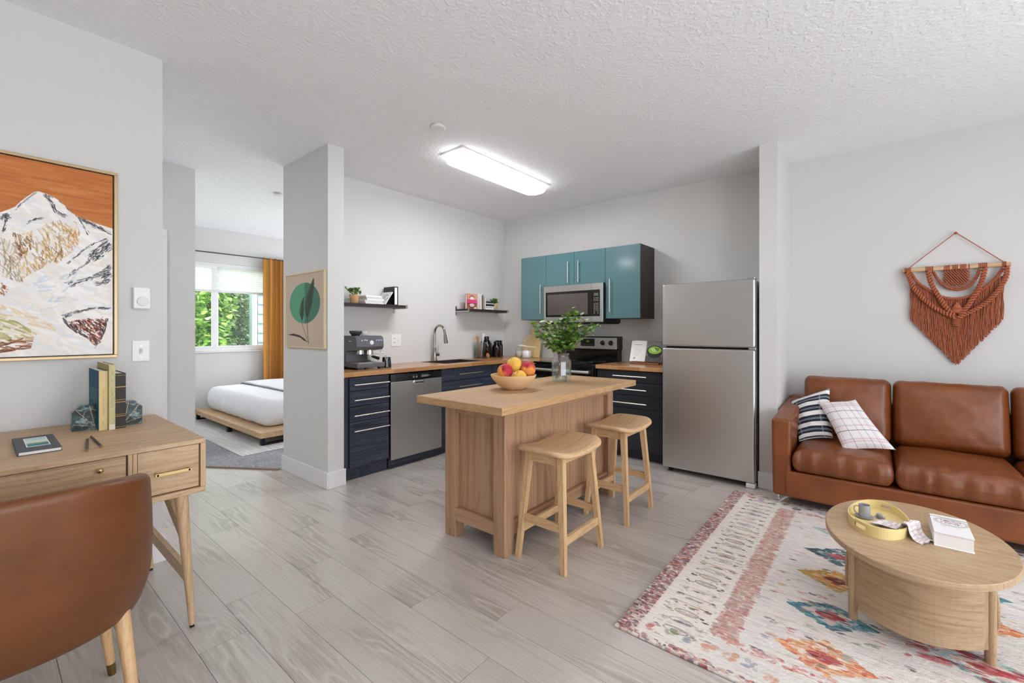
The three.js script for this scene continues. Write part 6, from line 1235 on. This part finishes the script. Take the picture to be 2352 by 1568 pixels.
  part('handle', tube([V(cupX - 0.02, Y + 0.056, cupZ + 0.004), V(cupX - 0.034, Y + 0.054, cupZ + 0.008), V(cupX - 0.036, Y + 0.036, cupZ + 0.009), V(cupX - 0.03, Y + 0.024, cupZ + 0.007), V(cupX - 0.02, Y + 0.022, cupZ + 0.004)], 0.003, 24, 8), M.ceramicGrey, mug);
  const jr = thing('tea_light', 'small glass dish with a grey lid on the tray', 'dish', [3.998, Y + 0.006, 2.04]);
  part('dish', lathe([[0.001, 0], [0.018, 0], [0.02, 0.006], [0.018, 0.007], [0.012, 0.004], [0.001, 0.004]], 3.998, Y + 0.006, 2.04, 28), M.solidGlass, jr);
  part('lid', lathe([[0.001, 0.004], [0.012, 0.004], [0.012, 0.018], [0.01, 0.02], [0.001, 0.02]], 3.998, Y + 0.006, 2.04, 24), M.ceramicGrey, jr);
  // striped napkin folded over the tray rim
  const nap = [], ni = [], nuv = [], path = [V(3.985, Y + 0.016, 2.115), V(4.03, Y + 0.016, 2.13), V(4.075, Y + 0.026, 2.15), V(4.092, Y + 0.052, 2.14), V(4.107, Y + 0.05, 2.15), V(4.115, Y + 0.02, 2.17), V(4.13, Y + 0.008, 2.19), V(4.15, Y + 0.007, 2.21)], cv = new THREE.CatmullRomCurve3(path), NN = 40, wd = V(0.028, 0, -0.05);
  for (let i = 0; i <= NN; i++) { const p = cv.getPoint(i / NN); for (let j = 0; j <= 6; j++) { const f = j / 6 - 0.5, q = p.clone().addScaledVector(wd, f * 1.5).add(V(0, 0.004 * Math.sin(j * 2.1 + i * 0.3), 0)); nap.push(q.x, q.y, q.z); nuv.push(i / NN * 2, j / 6); } }
  for (let i = 0; i < NN; i++) for (let j = 0; j < 6; j++) { const a = i * 7 + j, c = a + 7; ni.push(a, c, a + 1, a + 1, c, c + 1); }
  const ng = new THREE.BufferGeometry(); ng.setAttribute('position', new THREE.Float32BufferAttribute(nap, 3)); ng.setAttribute('uv', new THREE.Float32BufferAttribute(nuv, 2)); ng.setIndex(ni); ng.computeVertexNormals();
  const ng2 = prep(ng), under = ng2.clone(); { under.translate(0, -0.005, 0); }
  const ntex = canvasTex(256, 128, (g, w, h) => { g.fillStyle = '#ece6e4'; g.fillRect(0, 0, w, h); g.fillStyle = 'rgba(196,160,160,.5)'; for (let x = 0; x < w; x += 42) g.fillRect(x, 0, 12, h); g.fillStyle = 'rgba(90,90,110,.6)'; g.fillRect(60, 0, 3, h); g.fillRect(186, 0, 3, h); g.fillStyle = 'rgba(196,160,160,.4)'; g.fillRect(0, 30, w, 10); g.fillRect(0, 84, w, 10); });
  ntex.wrapS = THREE.RepeatWrapping;
  single('napkin', [ng2, under], std({ map: ntex, roughness: 0.95, side: THREE.DoubleSide }), 'white plaid napkin draped over the tray edge', 'napkin');
  // thick book with a floral cover
  const bk = thing('coffee_table_book', 'thick white book with floral cover on the coffee table', 'book', [4.22, Y, 2.12]);
  const bxx = [4.166, 4.281], bz = [1.985, 2.215], hh = 0.056;
  part('cover', [bx(...bxx, Y, Y + 0.003, ...bz, 0.001), bx(...bxx, Y + hh - 0.003, Y + hh, ...bz, 0.001), bx(bxx[0], bxx[0] + 0.003, Y, Y + hh, ...bz, 0.001)], std({ color: 0xeeeeee, roughness: 0.4 }), bk);
  part('pages', bx(bxx[0] + 0.003, bxx[1] - 0.003, Y + 0.003, Y + hh - 0.003, bz[0] + 0.004, bz[1] - 0.003, 0), M.paper, bk);
  const cov = canvasTex(256, 512, (g, w, h) => { g.fillStyle = '#f1f1f0'; g.fillRect(0, 0, w, h); g.strokeStyle = 'rgba(90,84,84,.7)'; g.lineWidth = 12; g.beginPath(); g.moveTo(0, 60); g.bezierCurveTo(80, 40, 180, 90, 256, 70); g.stroke(); g.strokeStyle = 'rgba(150,140,130,.4)'; g.lineWidth = 26; g.beginPath(); g.ellipse(140, 170, 110, 90, 0.2, 0, 7); g.stroke(); for (let i = 0; i < 90; i++) { g.fillStyle = ['#b9a0b4', '#7b5f72', '#d9c4cf', '#4a4550', '#c97f94'][i % 5]; g.globalAlpha = 0.7; g.beginPath(); g.ellipse(140 + 70 * (hash2(i, 1, 7) - 0.5) * 2, 165 + 55 * (hash2(i, 2, 7) - 0.5) * 2, 9, 6, i, 0, 7); g.fill(); } g.globalAlpha = 0.5; g.strokeStyle = '#777'; g.lineWidth = 3; for (let i = 0; i < 12; i++) { g.beginPath(); g.moveTo(70 + 10 * i, 250); g.lineTo(60 + 12 * i, 290 + 30 * hash2(i, 3, 3)); g.stroke(); } });
  const cg = prep(new THREE.PlaneGeometry(bxx[1] - bxx[0] - 0.002, bz[1] - bz[0] - 0.002)); rotated(cg, -Math.PI / 2);
  part('cover_print', moved(cg, (bxx[0] + bxx[1]) / 2, Y + hh + 0.0004, (bz[0] + bz[1]) / 2), std({ map: cov, roughness: 0.35 }), bk);
}

// ---------------------------------------------------------------- macrame wall hanging
{
  const rust = std({ color: 0xb06444, roughness: 0.95 }), t = thing('macrame_hanging', 'rust cord macrame hanging on wooden bar above the sofa', 'wall hanging', [4.43, 1.0, 0.02]);
  const z = 0.026, pt = ([x, y], dz = 0) => V(x, y, z + dz);
  part('bar', O(bx(4.143, 4.716, 1.722, 1.75, 0.012, 0.034, 0.003), 'x'), M.oakPale, t);
  part('hanging_cord', [tube([V(4.182, 1.755, z), V(4.31, 1.875, z), V(4.436, 1.99, z)], 0.0032, 10, 6), tube([V(4.684, 1.75, z), V(4.565, 1.87, z), V(4.444, 1.99, z)], 0.0032, 10, 6)], rust, t);
  part('knob', rotated(lathe([[0.001, 0.008], [0.007, 0.007], [0.0095, 0.002], [0.0095, 0], [0.001, 0]], 0, 0, 0, 20), Math.PI / 2).translate(4.44, 1.992, 0.018), rust, t);
  const ringed = (pts, r, step) => { const c = new THREE.CatmullRomCurve3(pts.map((p) => pt(p, 0.006))), L = c.getLength(), n = Math.round(L / step), gs = [prep(new THREE.TubeGeometry(c, 60, r * 0.8, 8))]; for (let i = 0; i < n; i++) { const p = c.getPointAt((i + 0.5) / n), d = c.getTangentAt((i + 0.5) / n), g = new THREE.TorusGeometry(r * 0.85, r * 0.38, 5, 12); g.applyQuaternion(new THREE.Quaternion().setFromUnitVectors(V(0, 0, 1), d)); gs.push(moved(prep(g), p.x, p.y, p.z)); } return gs; };
  part('wrapped_arc', ringed([[4.19, 1.716], [4.233, 1.635], [4.29, 1.578], [4.361, 1.521], [4.447, 1.502], [4.519, 1.521], [4.585, 1.576], [4.643, 1.643], [4.677, 1.71]], 0.0095, 0.0068), rust, t);
  part('wrapped_arc', ringed([[4.317, 1.715], [4.345, 1.65], [4.388, 1.595], [4.447, 1.569], [4.504, 1.588], [4.544, 1.651], [4.56, 1.71]], 0.009, 0.0068), rust, t);
  const spiral = (pts, r, pitch) => { const c = new THREE.CatmullRomCurve3(pts.map((p) => pt(p, 0.022))), L = c.getLength(), gs = []; for (const ph of [0, Math.PI]) { const q = [], n = Math.round(L / pitch * 10); for (let i = 0; i <= n; i++) { const f = i / n, p = c.getPointAt(f), d = c.getTangentAt(f), s = V(-d.y, d.x, 0).normalize(), a = f * L / pitch * 6.2832 + ph; q.push(p.addScaledVector(s, Math.cos(a) * r).add(V(0, 0, Math.sin(a) * r * 0.7))); } gs.push(tube(q, r * 0.78, n * 2, 6)); } return gs; };
  const L1 = [[4.166, 1.72], [4.178, 1.69], [4.199, 1.614], [4.25, 1.526], [4.317, 1.447], [4.404, 1.381], [4.437, 1.362]], R1 = [[4.694, 1.72], [4.692, 1.68], [4.687, 1.64], [4.653, 1.557], [4.604, 1.481], [4.534, 1.418], [4.478, 1.383], [4.45, 1.362]], L2 = [[4.288, 1.72], [4.306, 1.623], [4.345, 1.529], [4.388, 1.437], [4.431, 1.373]], R2 = [[4.587, 1.72], [4.57, 1.62], [4.539, 1.535], [4.504, 1.456], [4.462, 1.384]];
  for (const p of [L1, R1]) part('twisted_cord', spiral(p, 0.0092, 0.04), rust, t);
  for (const p of [L2, R2]) part('twisted_cord', spiral(p, 0.0098, 0.042), rust, t);
  // wraps over the bar
  const wr = []; for (const [a, b] of [[4.158, 4.19], [4.278, 4.315], [4.38, 4.509], [4.56, 4.597], [4.676, 4.69]]) { const n = Math.max(2, Math.round((b - a) / 0.0085)); for (let i = 0; i <= n; i++) if (b - a < 0.1 || i % 5 !== 4) wr.push(bx(mix(a, b, i / n) - 0.003, mix(a, b, i / n) + 0.003, 1.717, 1.756, 0.008, 0.039, 0.0028)); }
  part('bar_wraps', wr, rust, t);
  // woven centre
  const wv = []; for (let j = 0; j < 11; j++) for (let i = 0; i < 9; i++) { const y = 1.708 - j * 0.0105, x = 4.381 + (i + (j % 2) * 0.5) * 0.0148, half = 0.066 - Math.max(0, (1.628 - y)) * 1.35; if (Math.abs(x - 4.445) > half) continue; wv.push(tube([V(x - 0.006, y, z), V(x - 0.003, y + 0.005, z + 0.009), V(x + 0.003, y - 0.005, z + 0.009), V(x + 0.007, y, z)], 0.0034, 6, 5)); }
  wv.push(tube([V(4.38, 1.624, z + 0.006), V(4.447, 1.582, z + 0.006), V(4.511, 1.624, z + 0.006)], 0.004, 12, 6)); for (let i = 0; i < 14; i++) { const x = 4.382 + i * 0.0098; wv.push(tube([V(x, 1.72, z), V(x, 1.67, z), V(x, 1.6 + Math.abs(x - 4.445) * 0.5, z)], 0.0025, 6, 5)); }
  part('woven_centre', wv, rust, t);
  const kn = []; for (let i = 0; i < 7; i++) kn.push(tube([V(4.423, 1.362 - i * 0.0095, z + 0.012), V(4.432, 1.364 - i * 0.0095, z + 0.022), V(4.45, 1.36 - i * 0.0095, z + 0.022), V(4.46, 1.362 - i * 0.0095, z + 0.012)], 0.0042, 10, 6));
  part('centre_knot', kn, rust, t);
  const td = prep(new THREE.SphereGeometry(0.03, 20, 14)), tp = td.attributes.position; for (let i = 0; i < tp.count; i++) { const y = tp.getY(i); if (y > 0) { const k = 1 - 0.75 * (y / 0.03) ** 1.2; tp.setXYZ(i, tp.getX(i) * k, y * 1.75, tp.getZ(i) * k); } } td.computeVertexNormals(); td.scale(1, 1, 0.45);
  part('tassel_knot', [moved(td, 4.445, 1.425, z + 0.018), tube([V(4.417, 1.432, z + 0.022), V(4.445, 1.43, z + 0.036), V(4.473, 1.432, z + 0.022)], 0.003, 10, 5)], rust, t);
  // fringe: single cords hanging from the arcs
  const bottom = (x) => x < 4.445 ? mix(1.355, 1.015, (x - 4.19) / 0.255) : mix(1.015, 1.355, (x - 4.445) / 0.238);
  const top = (x) => { const c = [[4.17, 1.7], [4.199, 1.614], [4.233, 1.635], [4.29, 1.578], [4.361, 1.521], [4.447, 1.502], [4.519, 1.521], [4.585, 1.576], [4.643, 1.643], [4.69, 1.66]]; for (let i = 0; i + 1 < c.length; i++) if (x <= c[i + 1][0]) return mix(c[i][1], c[i + 1][1], (x - c[i][0]) / (c[i + 1][0] - c[i][0])); return 1.66; };
  const fr = []; for (let layer = 0; layer < 2; layer++) for (let i = 0; i < 84; i++) { const x = mix(4.19, 4.682, (i + 0.5 * layer) / 84) + rr(-0.0015, 0.0015), y0 = top(x), y1 = bottom(x) + rr(-0.008, 0.012), q = [], n = Math.max(4, Math.round((y0 - y1) / 0.05)), zz = layer ? z + 0.003 : z - 0.005, ph = rnd() * 6; for (let k = 0; k <= n; k++) q.push(V(x + 0.0028 * Math.sin(k * 1.9 + ph), mix(y0, y1, k / n), zz + 0.002 * Math.sin(k * 1.3 + ph))); fr.push(tube(q, 0.0024, n * 3, 5)); fr.push(moved(prep(new THREE.SphereGeometry(0.0042, 6, 5)), q[n].x, q[n].y, q[n].z)); }
  part('fringe', fr, rust, t, { kind: 'stuff' });
}
renderer.render(scene, camera);
